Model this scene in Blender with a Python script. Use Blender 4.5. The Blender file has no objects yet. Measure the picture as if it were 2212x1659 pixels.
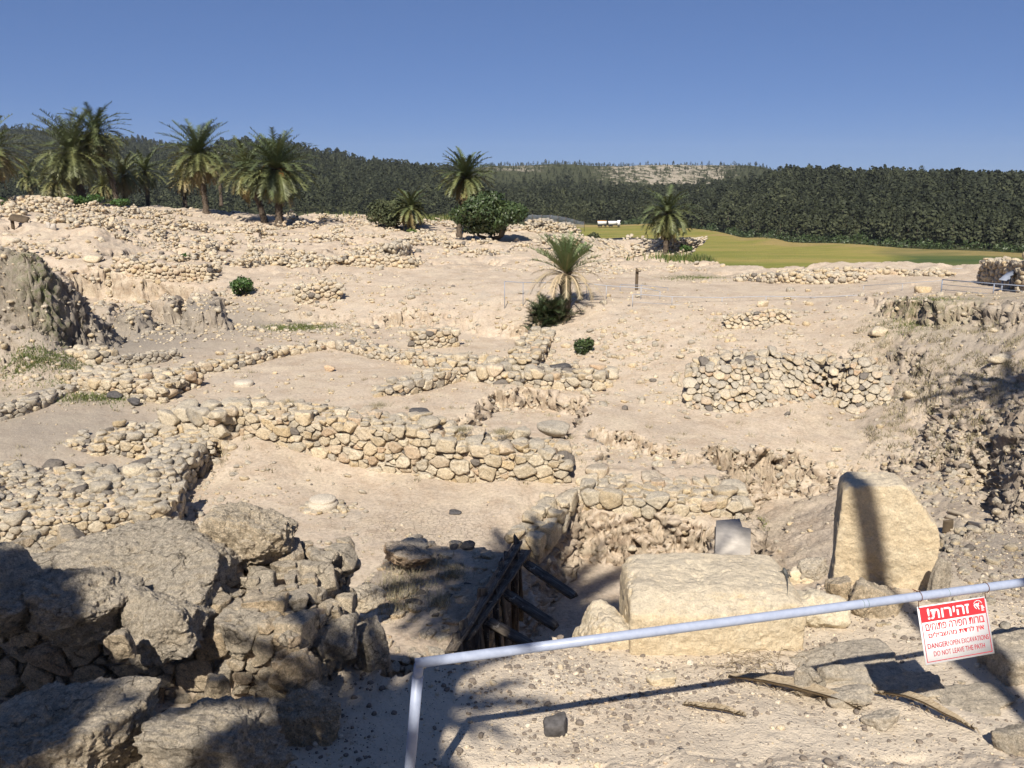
import bpy, math, random
import numpy as np
from mathutils import Vector, Matrix

# ------------------------------------------------------------------ camera, sky, sun, exposure
random.seed(7)
RNG = np.random.default_rng(11)
scn = bpy.context.scene
COL = scn.collection
K, CX, CY, PITCH = 1878.0, 1106.0, 829.5, math.radians(13.3)
_c, _s = math.cos(PITCH), math.sin(PITCH)

cam_d = bpy.data.cameras.new('camera')
cam_d.sensor_fit = 'HORIZONTAL'; cam_d.sensor_width = 36.0
cam_d.lens = 36.0 * K / 2212.0
cam_d.clip_start = 0.05; cam_d.clip_end = 9000
cam = bpy.data.objects.new('camera', cam_d); COL.objects.link(cam)
cam.location = (0, 0, 0); cam.rotation_euler = (math.radians(90) - PITCH, 0, 0)
scn.camera = cam

SUN_EL = math.radians(44.0)
SUN_AZ = math.radians(9.8)            # the light travels towards +y, slightly to +x
world = bpy.data.worlds.new('World'); scn.world = world; world.use_nodes = True
wn = world.node_tree
bg = wn.nodes['Background']
sky = wn.nodes.new('ShaderNodeTexSky'); sky.sky_type = 'NISHITA'; sky.sun_disc = False
sky.sun_elevation = SUN_EL; sky.sun_rotation = math.pi + SUN_AZ
sky.altitude = 5000; sky.air_density = 1.0; sky.dust_density = 0.0; sky.ozone_density = 10.0
gam = wn.nodes.new('ShaderNodeGamma'); gam.inputs[1].default_value = 0.5
mul = wn.nodes.new('ShaderNodeMix'); mul.data_type = 'RGBA'; mul.blend_type = 'MULTIPLY'; mul.inputs[0].default_value = 1.0
mul.inputs[7].default_value = (0.72, 0.86, 1.22, 1)
wn.links.new(sky.outputs[0], gam.inputs[0]); wn.links.new(gam.outputs[0], mul.inputs[6])
wn.links.new(mul.outputs[2], bg.inputs[0]); bg.inputs[1].default_value = 0.115
sun_d = bpy.data.lights.new('sun', 'SUN'); sun_d.energy = 4.9; sun_d.angle = math.radians(0.55)
sun_d.color = (1.0, 0.93, 0.82)
sun = bpy.data.objects.new('sun', sun_d); COL.objects.link(sun)
SD = Vector((math.sin(SUN_AZ) * math.cos(SUN_EL), math.cos(SUN_AZ) * math.cos(SUN_EL), -math.sin(SUN_EL)))
sun.rotation_euler = SD.to_track_quat('-Z', 'Y').to_euler()
sun.location = (-5, -30, 40)
scn.view_settings.view_transform = 'Standard'; scn.view_settings.look = 'None'
scn.view_settings.exposure = 0.5; scn.view_settings.gamma = 1.0
scn.cycles.max_bounces = 4; scn.cycles.diffuse_bounces = 3; scn.cycles.glossy_bounces = 2
scn.cycles.transparent_max_bounces = 8
scn.cycles.use_adaptive_sampling = True; scn.cycles.adaptive_threshold = 0.02

# ------------------------------------------------------------------ sight lines of the photograph -> places in the world
def ray(px, py):
    a, b = (px - CX) / K, (CY - py) / K
    return (a, _c + b * _s, -_s + b * _c)
def P(px, py, z):                      # where the sight line meets height z
    r = ray(px, py); t = z / r[2]
    return (r[0] * t, r[1] * t)
def PD(px, py, D):                     # the point at forward distance D
    r = ray(px, py); t = D / r[1]
    return (r[0] * t, D, r[2] * t)

# ------------------------------------------------------------------ noise
_perm = RNG.permutation(256); _perm = np.concatenate([_perm, _perm, _perm])
_g3 = RNG.normal(size=(256, 3)); _g3 /= np.linalg.norm(_g3, axis=1)[:, None]
_g2 = RNG.normal(size=(256, 2)); _g2 /= np.linalg.norm(_g2, axis=1)[:, None]
def pn2(x, y):
    xi = np.floor(x).astype(np.int64); yi = np.floor(y).astype(np.int64)
    fx = x - xi; fy = y - yi; xi &= 255; yi &= 255
    u = fx*fx*fx*(fx*(fx*6-15)+10); v = fy*fy*fy*(fy*(fy*6-15)+10)
    def g(a, b, dx, dy):
        h = _perm[_perm[(xi + a) & 255] + ((yi + b) & 255)]
        return _g2[h, 0] * dx + _g2[h, 1] * dy
    n00 = g(0, 0, fx, fy); n10 = g(1, 0, fx-1, fy); n01 = g(0, 1, fx, fy-1); n11 = g(1, 1, fx-1, fy-1)
    a = n00 + u*(n10-n00); b = n01 + u*(n11-n01)
    return (a + v*(b-a)) * 1.4
def pn3(p):
    xi = np.floor(p).astype(np.int64); f = p - xi; xi &= 255
    w = f*f*f*(f*(f*6-15)+10)
    def g(a, b, c):
        h = _perm[_perm[_perm[(xi[:, 0]+a) & 255] + ((xi[:, 1]+b) & 255)] + ((xi[:, 2]+c) & 255)]
        G = _g3[h]
        return G[:, 0]*(f[:, 0]-a) + G[:, 1]*(f[:, 1]-b) + G[:, 2]*(f[:, 2]-c)
    def L(t, a, b): return a + t*(b-a)
    u, v, s = w[:, 0], w[:, 1], w[:, 2]
    return L(s, L(v, L(u, g(0,0,0), g(1,0,0)), L(u, g(0,1,0), g(1,1,0))),
                L(v, L(u, g(0,0,1), g(1,0,1)), L(u, g(0,1,1), g(1,1,1)))) * 1.5
def fb2(x, y, f, o=4, g=0.5):
    r = 0; a = 1.0
    for i in range(o):
        r = r + a * pn2(x*f + 17.3*i, y*f - 9.1*i); f *= 2.03; a *= g
    return r
def fb3(p, f, o=4, g=0.5):
    r = 0; a = 1.0
    for i in range(o):
        r = r + a * pn3(p*f + 11.7*i); f *= 2.07; a *= g
    return r
def sst(t):
    t = np.clip(t, 0, 1); return t*t*(3-2*t)

# ------------------------------------------------------------------ mesh output
def new_mesh(name, V, F, mats=(), smooth=False, attrs=None, sizes=None):
    """V (n,3); F (m,k) all of one size, or a flat list with sizes."""
    me = bpy.data.meshes.new(name)
    V = np.asarray(V, dtype=np.float32)
    if sizes is None:
        F = np.asarray(F, dtype=np.int32); k = F.shape[1]; m = F.shape[0]
        sizes = np.full(m, k, dtype=np.int32); flat = F.ravel()
    else:
        flat = np.asarray(F, dtype=np.int32); sizes = np.asarray(sizes, dtype=np.int32); m = len(sizes)
    me.vertices.add(len(V)); me.vertices.foreach_set('co', V.ravel())
    me.loops.add(len(flat)); me.loops.foreach_set('vertex_index', flat)
    me.polygons.add(m)
    st = np.zeros(m, dtype=np.int32); st[1:] = np.cumsum(sizes)[:-1]
    me.polygons.foreach_set('loop_start', st); me.polygons.foreach_set('loop_total', sizes)
    if smooth: me.polygons.foreach_set('use_smooth', np.ones(m, dtype=bool))
    for mt in mats: me.materials.append(mt)
    for nm, arr in (attrs or {}).items():
        a = me.attributes.new(nm, 'FLOAT', 'POINT'); a.data.foreach_set('value', np.asarray(arr, dtype=np.float32))
    me.update(calc_edges=True)
    return me
def link(name, me, parent=None, loc=None):
    o = bpy.data.objects.new(name, me); COL.objects.link(o)
    if parent: o.parent = parent
    if loc is not None: o.location = loc
    return o
def tag(o, label=None, cat=None, group=None, kind=None):
    if label: o['label'] = label
    if cat: o['category'] = cat
    if group: o['group'] = group
    if kind: o['kind'] = kind
    return o
def rebase(V, base):
    return np.asarray(V) - np.asarray(base)[None, :]
def thing_mesh(name, V, F, mats, base, label, cat, group=None, kind=None, **kw):
    o = link(name, new_mesh(name, rebase(V, base), F, mats, **kw), loc=tuple(float(b) for b in base))
    return tag(o, label, cat, group, kind)
def empty(name, loc, label=None, cat=None, group=None, rz=0):
    o = bpy.data.objects.new(name, None); COL.objects.link(o); o.location = loc; o.rotation_euler = (0, 0, rz)
    o.empty_display_size = 0.2
    return tag(o, label, cat, group)

# ------------------------------------------------------------------ materials
class NT:
    def __init__(s, name):
        s.m = bpy.data.materials.new(name); s.m.use_nodes = True; s.t = s.m.node_tree
        s.b = s.t.nodes['Principled BSDF']; s.b.inputs['Specular IOR Level'].default_value = 0.15
        s.b.inputs['Roughness'].default_value = 0.95
    def n(s, typ, **kw):
        nd = s.t.nodes.new('ShaderNode' + typ)
        for k, v in kw.items():
            if k in nd.inputs: nd.inputs[k].default_value = v
            else: setattr(nd, k, v)
        return nd
    def l(s, a, b): s.t.links.new(a, b)
    def pos(s):
        if not hasattr(s, '_p'): s._p = s.n('NewGeometry').outputs['Position']
        return s._p
    def noise(s, scale, detail=4, rough=0.55, vec=None, dist=0.0):
        nd = s.n('TexNoise'); nd.inputs['Scale'].default_value = scale; nd.inputs['Detail'].default_value = detail
        nd.inputs['Roughness'].default_value = rough; nd.inputs['Distortion'].default_value = dist
        s.l(vec if vec is not None else s.pos(), nd.inputs['Vector']); return nd.outputs['Fac']
    def vor(s, scale, feature='F1', out='Distance', vec=None, rnd=1.0):
        nd = s.n('TexVoronoi', feature=feature); nd.inputs['Scale'].default_value = scale
        nd.inputs['Randomness'].default_value = rnd
        s.l(vec if vec is not None else s.pos(), nd.inputs['Vector']); return nd.outputs[out]
    def ramp(s, fac, stops, interp='LINEAR'):
        nd = s.n('ValToRGB'); cr = nd.color_ramp; cr.interpolation = interp
        while len(cr.elements) < len(stops): cr.elements.new(0.5)
        for e, (p, c) in zip(cr.elements, stops):
            e.position = p; e.color = (c, c, c, 1) if isinstance(c, (int, float)) else (*c, 1)
        s.l(fac, nd.inputs[0]); return nd.outputs[0]
    def mix(s, fac, a, b, mode='MIX'):
        nd = s.n('Mix', data_type='RGBA', blend_type=mode)
        for i, v in ((0, fac), (6, a), (7, b)):
            if hasattr(v, 'is_output'): s.l(v, nd.inputs[i])
            elif i == 0: nd.inputs[0].default_value = v
            else: nd.inputs[i].default_value = (*v, 1)
        return nd.outputs[2]
    def math(s, op, a, b=0.0, clamp=False):
        nd = s.n('Math', operation=op); nd.use_clamp = clamp
        for i, v in ((0, a), (1, b)):
            if hasattr(v, 'is_output'): s.l(v, nd.inputs[i])
            else: nd.inputs[i].default_value = v
        return nd.outputs[0]
    def attr(s, name):
        nd = s.n('Attribute'); nd.attribute_name = name; return nd.outputs['Fac']
    def nz(s):
        sp = s.n('SeparateXYZ'); s.l(s.n('NewGeometry').outputs['Normal'], sp.inputs[0]); return sp.outputs[2]
    def bump(s, h, strength=0.5, dist=0.02, prev=None):
        nd = s.n('Bump'); nd.inputs['Strength'].default_value = strength; nd.inputs['Distance'].default_value = dist
        s.l(h, nd.inputs['Height'])
        if prev is not None: s.l(prev, nd.inputs['Normal'])
        return nd.outputs[0]
    def done(s, col=None, nrm=None, rough=None):
        if col is not None:
            if hasattr(col, 'is_output'): s.l(col, s.b.inputs['Base Color'])
            else: s.b.inputs['Base Color'].default_value = (*col, 1)
        if nrm is not None: s.l(nrm, s.b.inputs['Normal'])
        if rough is not None:
            if hasattr(rough, 'is_output'): s.l(rough, s.b.inputs['Roughness'])
            else: s.b.inputs['Roughness'].default_value = rough
        return s.m

def flatmat(name, col, rough=0.8, var=0.25, sc=12.0, metal=0.0, spec=0.2):
    t = NT(name); f = t.noise(sc, 3)
    a = tuple(c*(1-var) for c in col); b = tuple(min(1, c*(1+var)) for c in col)
    t.b.inputs['Metallic'].default_value = metal; t.b.inputs['Specular IOR Level'].default_value = spec
    return t.done(t.ramp(f, [(0.3, a), (0.7, b)]), rough=rough)

def earth_material():
    t = NT('dry_earth')
    big = t.noise(0.35, 5, 0.6); mid = t.noise(1.7, 5, 0.6, dist=0.4); fine = t.noise(14, 5, 0.65)
    base = t.ramp(big, [(0.28, (0.40, 0.33, 0.26)), (0.44, (0.49, 0.405, 0.315)), (0.58, (0.525, 0.435, 0.34)), (0.74, (0.39, 0.345, 0.29))])
    brown = t.ramp(mid, [(0.42, 0.0), (0.66, 0.6)])
    c = t.mix(brown, base, (0.385, 0.29, 0.205))
    pale = t.ramp(t.noise(0.9, 6, 0.65), [(0.48, 0.0), (0.66, 0.75)])
    c = t.mix(pale, c, (0.555, 0.465, 0.35))
    # bare cut banks are browner and streaked in layers
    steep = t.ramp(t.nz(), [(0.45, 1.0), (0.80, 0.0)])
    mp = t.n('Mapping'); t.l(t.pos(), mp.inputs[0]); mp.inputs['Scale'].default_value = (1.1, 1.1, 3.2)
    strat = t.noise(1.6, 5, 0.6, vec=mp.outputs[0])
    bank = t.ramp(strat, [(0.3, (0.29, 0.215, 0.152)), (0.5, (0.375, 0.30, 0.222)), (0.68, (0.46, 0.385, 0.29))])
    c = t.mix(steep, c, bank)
    fs = t.ramp(fine, [(0.28, 0.72), (0.5, 1.0), (0.74, 1.22)])
    c = t.mix(1.0, c, fs, 'MULTIPLY')
    grey = t.attr('grey')
    c = t.mix(t.math('MULTIPLY', grey, 0.85), c, (0.235, 0.21, 0.18))  # grey soil, darkened further to carry painted shade in the left hollow
    c = t.mix(t.math('MULTIPLY', t.attr('chalky'), t.ramp(mid, [(0.35, 0.95), (0.75, 0.5)])), c, (0.60, 0.515, 0.405))
    gr = t.attr('green')
    gm = t.math('MULTIPLY', gr, t.ramp(t.noise(5, 5, 0.7), [(0.42, 0.0), (0.6, 1.0)]))
    c = t.mix(gm, c, (0.10, 0.12, 0.045))
    # pale chips and darker grit scattered in the soil
    for sc, lo, hi, col in ((26, 0.15, 0.22, (0.56, 0.49, 0.38)), (55, 0.14, 0.24, (0.56, 0.50, 0.40)), (34, 0.12, 0.18, (0.15, 0.13, 0.12)), (9, 0.10, 0.14, (0.5, 0.43, 0.33))):
        d = t.ramp(t.vor(sc), [(lo, 1.0), (hi, 0.0)])
        sel = t.ramp(t.noise(sc*0.23, 2), [(0.47, 0.0), (0.53, 1.0)])
        c = t.mix(t.math('MULTIPLY', d, sel), c, col)
    b1 = t.bump(t.noise(7, 6, 0.7), 0.7, 0.06)
    b2 = t.bump(t.noise(45, 5, 0.7), 0.6, 0.012, b1)
    vd = t.ramp(t.vor(26), [(0.1, 1.0), (0.3, 0.0)])
    b3 = t.bump(vd, 0.5, 0.01, b2)
    cr = t.vor(9.0, 'DISTANCE_TO_EDGE')
    crk = t.math('MULTIPLY', t.ramp(cr, [(0.0, 0.25), (0.05, 1.0)]), 1.0)
    crm = t.mix(t.attr('crack'), (1, 1, 1), crk)
    b4 = t.bump(crm, 0.8, 0.015, b3)
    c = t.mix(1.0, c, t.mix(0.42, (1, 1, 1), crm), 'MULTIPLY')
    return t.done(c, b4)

def rock_material(name='limestone', yellow=(0.56, 0.42, 0.24), pale=(0.62, 0.54, 0.41), grey=(0.40, 0.36, 0.30), dark=(0.17, 0.15, 0.13),
                  sc=1.0, patina=0.8, bump=1.0, con=1.0, vary=True, up0=0.42, up1=0.88):
    t = NT(name)
    tn = t.attr('tint')
    c = t.ramp(tn, [(0.0, dark), (0.05, dark), (0.07, grey), (0.30, grey), (0.42, pale), (0.62, yellow), (0.80, pale), (1.0, (0.50, 0.33, 0.20))])
    if vary: br = t.math('FRACT', t.math('MULTIPLY', tn, 37.7)); c = t.mix(1.0, c, t.ramp(br, [(0.0, 0.74), (1.0, 1.14)]), 'MULTIPLY')
    n1 = t.noise(3.0*sc, 6, 0.7); n2 = t.noise(16*sc, 6, 0.75); n3 = t.noise(60*sc, 4, 0.7)
    c = t.mix(t.ramp(n1, [(0.35, 0.0), (0.7, 0.65)]), c, pale)
    c = t.mix(t.ramp(t.noise(5.5*sc, 5, 0.6, dist=0.6), [(0.5, 0.0), (0.75, 0.5)]), c, tuple(y*0.8 for y in yellow))
    # weathered grey skin on the exposed upper side
    up = t.ramp(t.math('ADD', t.nz(), t.math('MULTIPLY', t.math('SUBTRACT', n1, 0.5), 1.2)), [(up0, 0.0), (up1, patina)])
    c = t.mix(up, c, tuple(g*1.12 for g in grey))
    c = t.mix(1.0, c, t.ramp(n2, [(0.30, 1 - 0.40*con), (0.5, 1.0), (0.72, 1 + 0.25*con)]), 'MULTIPLY')
    c = t.mix(1.0, c, t.ramp(n3, [(0.34, 1 - 0.28*con), (0.66, 1 + 0.18*con)]), 'MULTIPLY')
    c = t.mix(t.ramp(tn, [(0.03, 1.0), (0.055, 0.0)]), c, t.ramp(n2, [(0.3, tuple(v*0.7 for v in dark)), (0.7, tuple(v*1.5 for v in dark))]))
    if con > 1.2:      # fracture lines
        wv = t.n('VectorMath', operation='ADD'); nn_ = t.n('TexNoise'); nn_.inputs['Scale'].default_value = 6; nn_.inputs['Detail'].default_value = 4; t.l(t.pos(), nn_.inputs['Vector'])
        sv = t.n('VectorMath', operation='SCALE'); sv.inputs['Scale'].default_value = 0.22; t.l(nn_.outputs['Color'], sv.inputs[0]); t.l(t.pos(), wv.inputs[0]); t.l(sv.outputs[0], wv.inputs[1])
        fr_ = t.ramp(t.vor(3.1, 'DISTANCE_TO_EDGE', vec=wv.outputs[0]), [(0.0, 0.0), (0.022, 1.0)])
        fr_ = t.mix(t.ramp(t.noise(2.3, 3, 0.6), [(0.48, 0.0), (0.56, 1.0)]), (1, 1, 1), fr_)
        c = t.mix(1.0, c, t.ramp(fr_, [(0.0, 0.45), (1.0, 1.0)]), 'MULTIPLY')
    # pits and crusts
    pv = t.ramp(t.vor(13*sc, 'SMOOTH_F1'), [(0.0, 0.0), (0.45, 1.0)])
    pv = t.mix(t.ramp(t.noise(4*sc, 3, 0.6), [(0.45, 0.0), (0.6, 1.0)]), (1, 1, 1), pv)
    c = t.mix(1.0, c, t.ramp(pv, [(0.0, 0.62), (0.5, 1.0)]), 'MULTIPLY')
    b = t.bump(t.noise(8*sc, 8, 0.72, dist=0.4), 0.9*bump, 0.07/sc)
    b = t.bump(pv, 0.6*bump, 0.03/sc, b)
    if con > 1.2: b = t.bump(fr_, 1.0, 0.03, b)
    b = t.bump(t.noise(46*sc, 6, 0.8), 0.9*bump, 0.014/sc, b)
    return t.done(c, b)
M = {}
M['earth'] = earth_material()
M['rock'] = rock_material(patina=0.62, up0=0.5, up1=0.92)
M['rock_near'] = rock_material('weathered_limestone', sc=1.6, yellow=(0.62, 0.47, 0.30), pale=(0.64, 0.54, 0.40), grey=(0.50, 0.44, 0.355), patina=0.6, bump=1.6, con=1.35, vary=False, up0=0.45, up1=0.9)
M['block'] = rock_material('dressed_limestone', yellow=(0.69, 0.55, 0.36), pale=(0.76, 0.67, 0.50), grey=(0.60, 0.53, 0.42), sc=1.3, patina=0.65, bump=0.95, con=0.6, vary=False)
M['buried'] = rock_material('buried_stone', yellow=(0.56, 0.46, 0.32), pale=(0.62, 0.54, 0.43), grey=(0.52, 0.465, 0.385), sc=1.5, patina=0.5, bump=1.3, con=1.0, vary=False)
M['gravel'] = rock_material('gravel_stone', pale=(0.72, 0.64, 0.52), dark=(0.19, 0.158, 0.13), patina=0.3, sc=3, bump=0.6)
M['basalt'] = flatmat('basalt', (0.085, 0.08, 0.08), 0.85, 0.4, 20)

# ------------------------------------------------------------------ terrain height
def rbf_fit(pts):
    A = np.array(pts, float); X = A[:, :2]; z = A[:, 2]
    q = np.stack([np.arctan2(X[:, 0], X[:, 1]) * 2.2, np.log(np.hypot(X[:, 0], X[:, 1]))], 1)
    d = np.sqrt(((q[:, None] - q[None])**2).sum(-1) + 1e-4)
    n = len(q); B = np.zeros((n+1, n+1)); B[:n, :n] = d - 0.004*np.eye(n); B[:n, n] = 1; B[n, :n] = 1
    w = np.linalg.solve(B, np.append(z, 0)); return q, w
def rbf_eval(fit, x, y):
    q, w = fit
    a = np.arctan2(x, y) * 2.2; l = np.log(np.hypot(x, y) + 1e-6)
    r = np.full_like(a, w[-1])
    for i in range(len(q)):
        r += w[i] * np.sqrt((a - q[i, 0])**2 + (l - q[i, 1])**2 + 1e-4)
    return r
EDGE = [(-700,425,95),(-300,425,95),(0,428,92),(130,432,90),(250,438,88),(400,447,86),(520,452,85),(700,455,88),(850,463,90),(950,468,88),
        (1100,475,80),(1200,480,75),(1262,500,70),(1290,512,66),(1450,514,64),(1500,560,55),(1560,578,52),(1700,583,50),(1850,579,50),
        (2050,583,47),(2100,600,46),(2212,600,45),(2800,600,45)]
CP = [  # px, py, z
 (200,500,-2.9),(0,470,-2.3),(445,465,-3.2),(605,497,-4.1),(300,540,-3.95),(450,520,-4.05),(750,500,-4.0),(650,545,-4.5),(760,540,-4.45),
 (1055,525,-4.7),(995,512,-4.5),(885,502,-4.3),(900,560,-4.8),(1437,555,-4.9),(1300,550,-4.8),(1220,640,-4.9),(1375,620,-4.85),(1330,580,-4.9),
 (1100,570,-4.8),(1100,620,-4.85),(1150,500,-4.3),(1240,505,-4.6),(1480,600,-4.9),(1600,610,-4.8),(1800,600,-4.6),
 (1700,640,-4.65),(1550,645,-4.7),(1850,640,-4.35),(2212,640,-3.55),(2212,620,-3.75),(2100,600,-4.3),(2000,600,-4.4),(2500,640,-3.3),
 (300,600,-4.75),(100,520,-3.3),(0,560,-3.9),(300,640,-5.2),(300,700,-5.95),(150,700,-5.8),(500,600,-4.8),(480,660,-5.6),(600,700,-6.0),(650,600,-4.85),(700,640,-5.2),(700,700,-6.1),
 (900,620,-4.95),(900,645,-5.15),(900,722,-6.15),(1050,722,-6.1),(1050,650,-5.15),(1000,600,-4.85),
 (0,806,-6.1),(150,765,-6.1),(400,760,-6.1),(0,870,-6.3),(-300,850,-6.0),
 (500,900,-6.25),(500,800,-6.2),(700,770,-6.2),(850,820,-6.2),(1100,830,-6.25),(400,850,-6.25),(1100,760,-6.15),(1250,800,-6.2),
 (0,930,-6.4),(200,900,-6.35),(100,1010,-6.7),(-300,1000,-6.5),(400,1100,-7),(700,1060,-7),(700,1120,-7),(1100,1100,-7),(900,1250,-7),(500,1300,-7),(300,1250,-7),(1200,1050,-7),(0,1200,-6.9),(-400,1300,-6.8),
 (450,1000,-7),(800,1030,-7),(1000,1045,-7),(1180,1060,-7),(470,935,-6.3),(800,925,-6.35),(1100,930,-6.4),(1300,930,-6.45),
 (1100,890,-6.4),(1400,900,-6.5),(1400,970,-6.6),(1300,1030,-6.9),(1700,920,-6.55),(1900,930,-6.5),(1500,1010,-6.75),
 (1400,1060,-6.95),(1600,1070,-6.95),(1400,820,-6.2),(1400,760,-5.75),(1450,700,-5.15),(1250,700,-5.4),(1300,655,-4.85),
 (1600,880,-6.5),(1500,860,-6.4),(1850,880,-6.5),(1600,760,-5.5),(1700,760,-5.4),(1850,750,-5.25),(1700,700,-4.95),(1600,690,-5.0),(1900,700,-4.75),
 (1960,850,-5.95),(2000,930,-6.3),(2100,900,-5.55),(2212,900,-5.0),(2212,1000,-5.3),(2212,820,-4.9),(2100,780,-4.95),(2000,760,-4.95),(2600,900,-4.4),
 (2050,1000,-6.2),(2100,1150,-7.5),(1900,1100,-7.6),(1700,1250,-7.8),(1300,1300,-8.0),(1100,1300,-7.6),(2212,1100,-5.9),
]
CW = [(*P(a, b, z), z) for a, b, z in CP] + [PD(0, 702, 29.0), PD(90, 712, 29.2), PD(-200, 700, 29)]
BASE = rbf_fit(CW)
_ea = np.array([math.atan2(PD(a, b, d)[0], PD(a, b, d)[1]) for a, b, d in EDGE])
_er = np.array([math.hypot(PD(a, b, d)[0], PD(a, b, d)[1]) for a, b, d in EDGE])
_ez = np.array([PD(a, b, d)[2] for a, b, d in EDGE])

def sdf_poly(poly, x, y):               # positive inside
    p = np.array(poly); n = len(p)
    d = np.full(x.shape, 1e9); inside = np.zeros(x.shape, bool)
    for i in range(n):
        a = p[i]; b = p[(i+1) % n]; e = b - a
        wx = x - a[0]; wy = y - a[1]
        t = np.clip((wx*e[0] + wy*e[1]) / (e @ e + 1e-12), 0, 1)
        d = np.minimum(d, np.hypot(wx - t*e[0], wy - t*e[1]))
        c = (a[1] > y) != (b[1] > y)
        with np.errstate(divide='ignore', invalid='ignore'):
            xi = a[0] + (y - a[1]) * e[0] / (e[1] if e[1] != 0 else 1e-12)
        inside ^= c & (x < xi)
    return np.where(inside, d, -d)
def plane3(pts):
    A = np.array([(x, y, 1) for x, y, z in pts]); c = np.linalg.solve(A, [p[2] for p in pts]); return lambda x, y: c[0]*x + c[1]*y + c[2]
def near_z(x, y):
    return np.where(y > 4.4, -3.3 - 0.11*(y-4.4), -3.3 + 0.35*(4.4-y)) + 0.02*x
# features: polygon, target height, edge width, edge noise amplitude, noise frequency
FEAT = []
def feat(poly, z, w=0.3, na=0.15, nf=1.2, mode='set'): FEAT.append((poly, z if callable(z) else (lambda x, y, z=z: z), w, na, nf, mode))
def PP(*pts): return [P(a, b, z) for a, b, z in pts]
# bank that runs round the back of the excavated rooms
feat(PP((150,610,-4.9),(250,608,-4.9),(420,618,-5.0),(470,650,-5.2),(560,655,-5.1),(640,640,-5.0),(760,650,-5.0),(900,650,-5.0),(1020,655,-5.0),(1120,665,-5.0),
        (1165,700,-5.6),(1180,760,-6.1),(900,800,-6.2),(500,800,-6.2),(200,780,-6.1),(160,700,-5.9)),
     plane3([(*P(300,700,-5.95),-5.95),(*P(1050,705,-6.15),-6.15),(*P(600,800,-6.2),-6.2)]), 0.9, 0.9, 0.5)
feat(PP((300,640,-5.2),(330,628,-5.1),(430,640,-5.2),(455,690,-5.8),(400,720,-5.95),(310,700,-5.9)), -6.15, 0.35, 0.4, 0.8)
# small sunk trench in the middle room
feat(PP((992,912,-6.45),(1058,862,-6.45),(1140,852,-6.45),(1265,868,-6.45),(1242,930,-6.45),(1100,950,-6.45)), -6.82, 0.35, 0.2, 1.5)
feat(PP((1290,940,-6.6),(1380,950,-6.6),(1480,985,-6.7),(1560,985,-6.7),(1600,1010,-6.8),(1300,1010,-6.8)), -6.86, 0.35, 0.25, 1.2)
# sunk floor on the right
feat(PP((1565,968,-6.6),(1720,962,-6.6),(1860,972,-6.55),(1960,985,-6.5),(2060,990,-6.2),(2135,1006,-5.9),(2212,1070,-5.6),(2500,1200,-5.6),(2300,1500,-5.6),
        (1640,1500,-6.6),(1628,1100,-6.8),(1606,1010,-6.7)),
     plane3([(*P(1700,1200,-7.8),-7.8),(*P(1750,1050,-7.65),-7.65),(*P(2110,1130,-6.55),-6.55)]), 0.5, 0.45, 0.9)
# deep pit behind the big block
feat(PP((1248,1072,-6.9),(1390,1100,-6.9),(1530,1108,-6.9),(1615,1108,-6.9),(1645,1200,-6.9),(1700,1400,-6.9),(1500,1560,-6.9),(1000,1560,-6.9),(950,1420,-6.9),
        (1075,1240,-6.9),(1150,1200,-6.9),(1185,1150,-6.9),(1222,1112,-6.9)), -8.25, 0.7, 0.35, 0.9)
# ledge that carries the flat slab
feat(PP((1538,1108,-7.1),(1640,1108,-7.1),(1650,1210,-7.25),(1536,1210,-7.25)), lambda x, y: -8.95 + 0.10*y, 0.22, 0.05, 1.5)
# cliff on the right
feat(PP((1885,628,-4.25),(1915,650,-4.1),(1950,662,-4.0),(1990,650,-3.85),(2060,648,-3.7),(2120,650,-3.6),(2212,655,-3.5),(2700,680,-3.3),(3200,610,-4.1),(2000,608,-4.4)),
     plane3([(*P(1900,640,-4.2),-4.2),(*P(2212,648,-3.5),-3.5),(*P(2212,608,-3.95),-3.95)]), 0.4, 0.7, 0.55)
# mound with a sheer flank on the left
_mp = plane3([(*PD(0,548,30.2),),(*PD(110,574,29.8),),(*PD(235,730,33.2),)])
feat([(-48,29.4),(-20,29.3),(-15.7,29.5),(-14.9,31),(-14.35,33),(-17,34.8),(-48,38)], lambda x, y: np.minimum(_mp(x, y), -2.3), 0.7, 0.5, 0.5)
# lumps of unexcavated earth standing in the hollow
for pl in (((400,700,-5.9),(428,712,-5.9),(475,700,-5.8),(488,668,-5.8),(452,655,-5.8),(410,668,-5.8)), ((262,716,-6.0),(300,722,-6.0),(330,712,-6.0),(322,694,-6.0),(285,692,-6.0)),
           ((335,680,-5.9),(375,684,-5.9),(392,668,-5.9),(360,660,-5.9)), ((190,690,-6.0),(235,700,-6.0),(262,690,-6.0),(240,672,-6.0))):
    c_ = np.mean(pl, axis=0); feat(PP(*pl), float(c_[2] + 0.6), 0.45, 0.4, 0.9)
# near terrace the viewer stands on
feat(PP((700,1400,-3.6),(770,1452,-3.6),(860,1470,-3.6),(930,1462,-3.6),(1010,1440,-3.6),(1120,1418,-3.6),(1230,1400,-3.6),(1340,1345,-3.6),(1480,1320,-3.6),(1700,1300,-3.6),(1740,1262,-3.6),
        (1850,1235,-3.7),(1960,1235,-3.7),(2030,1195,-3.75),(2075,1165,-3.8),(2140,1138,-3.85),(2212,1146,-3.85),(2600,1180,-3.8)) + [(30,5),(60,-60),(-60,-60),(-30,5)] +
     PP((-400,1300,-3.9),(100,1290,-3.9),(450,1300,-3.8)), near_z, 0.30, 0.16, 2.2)
# shallow depression holding the spoil beside the end post
_hx = lambda x, y: near_z(x, y)

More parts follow.
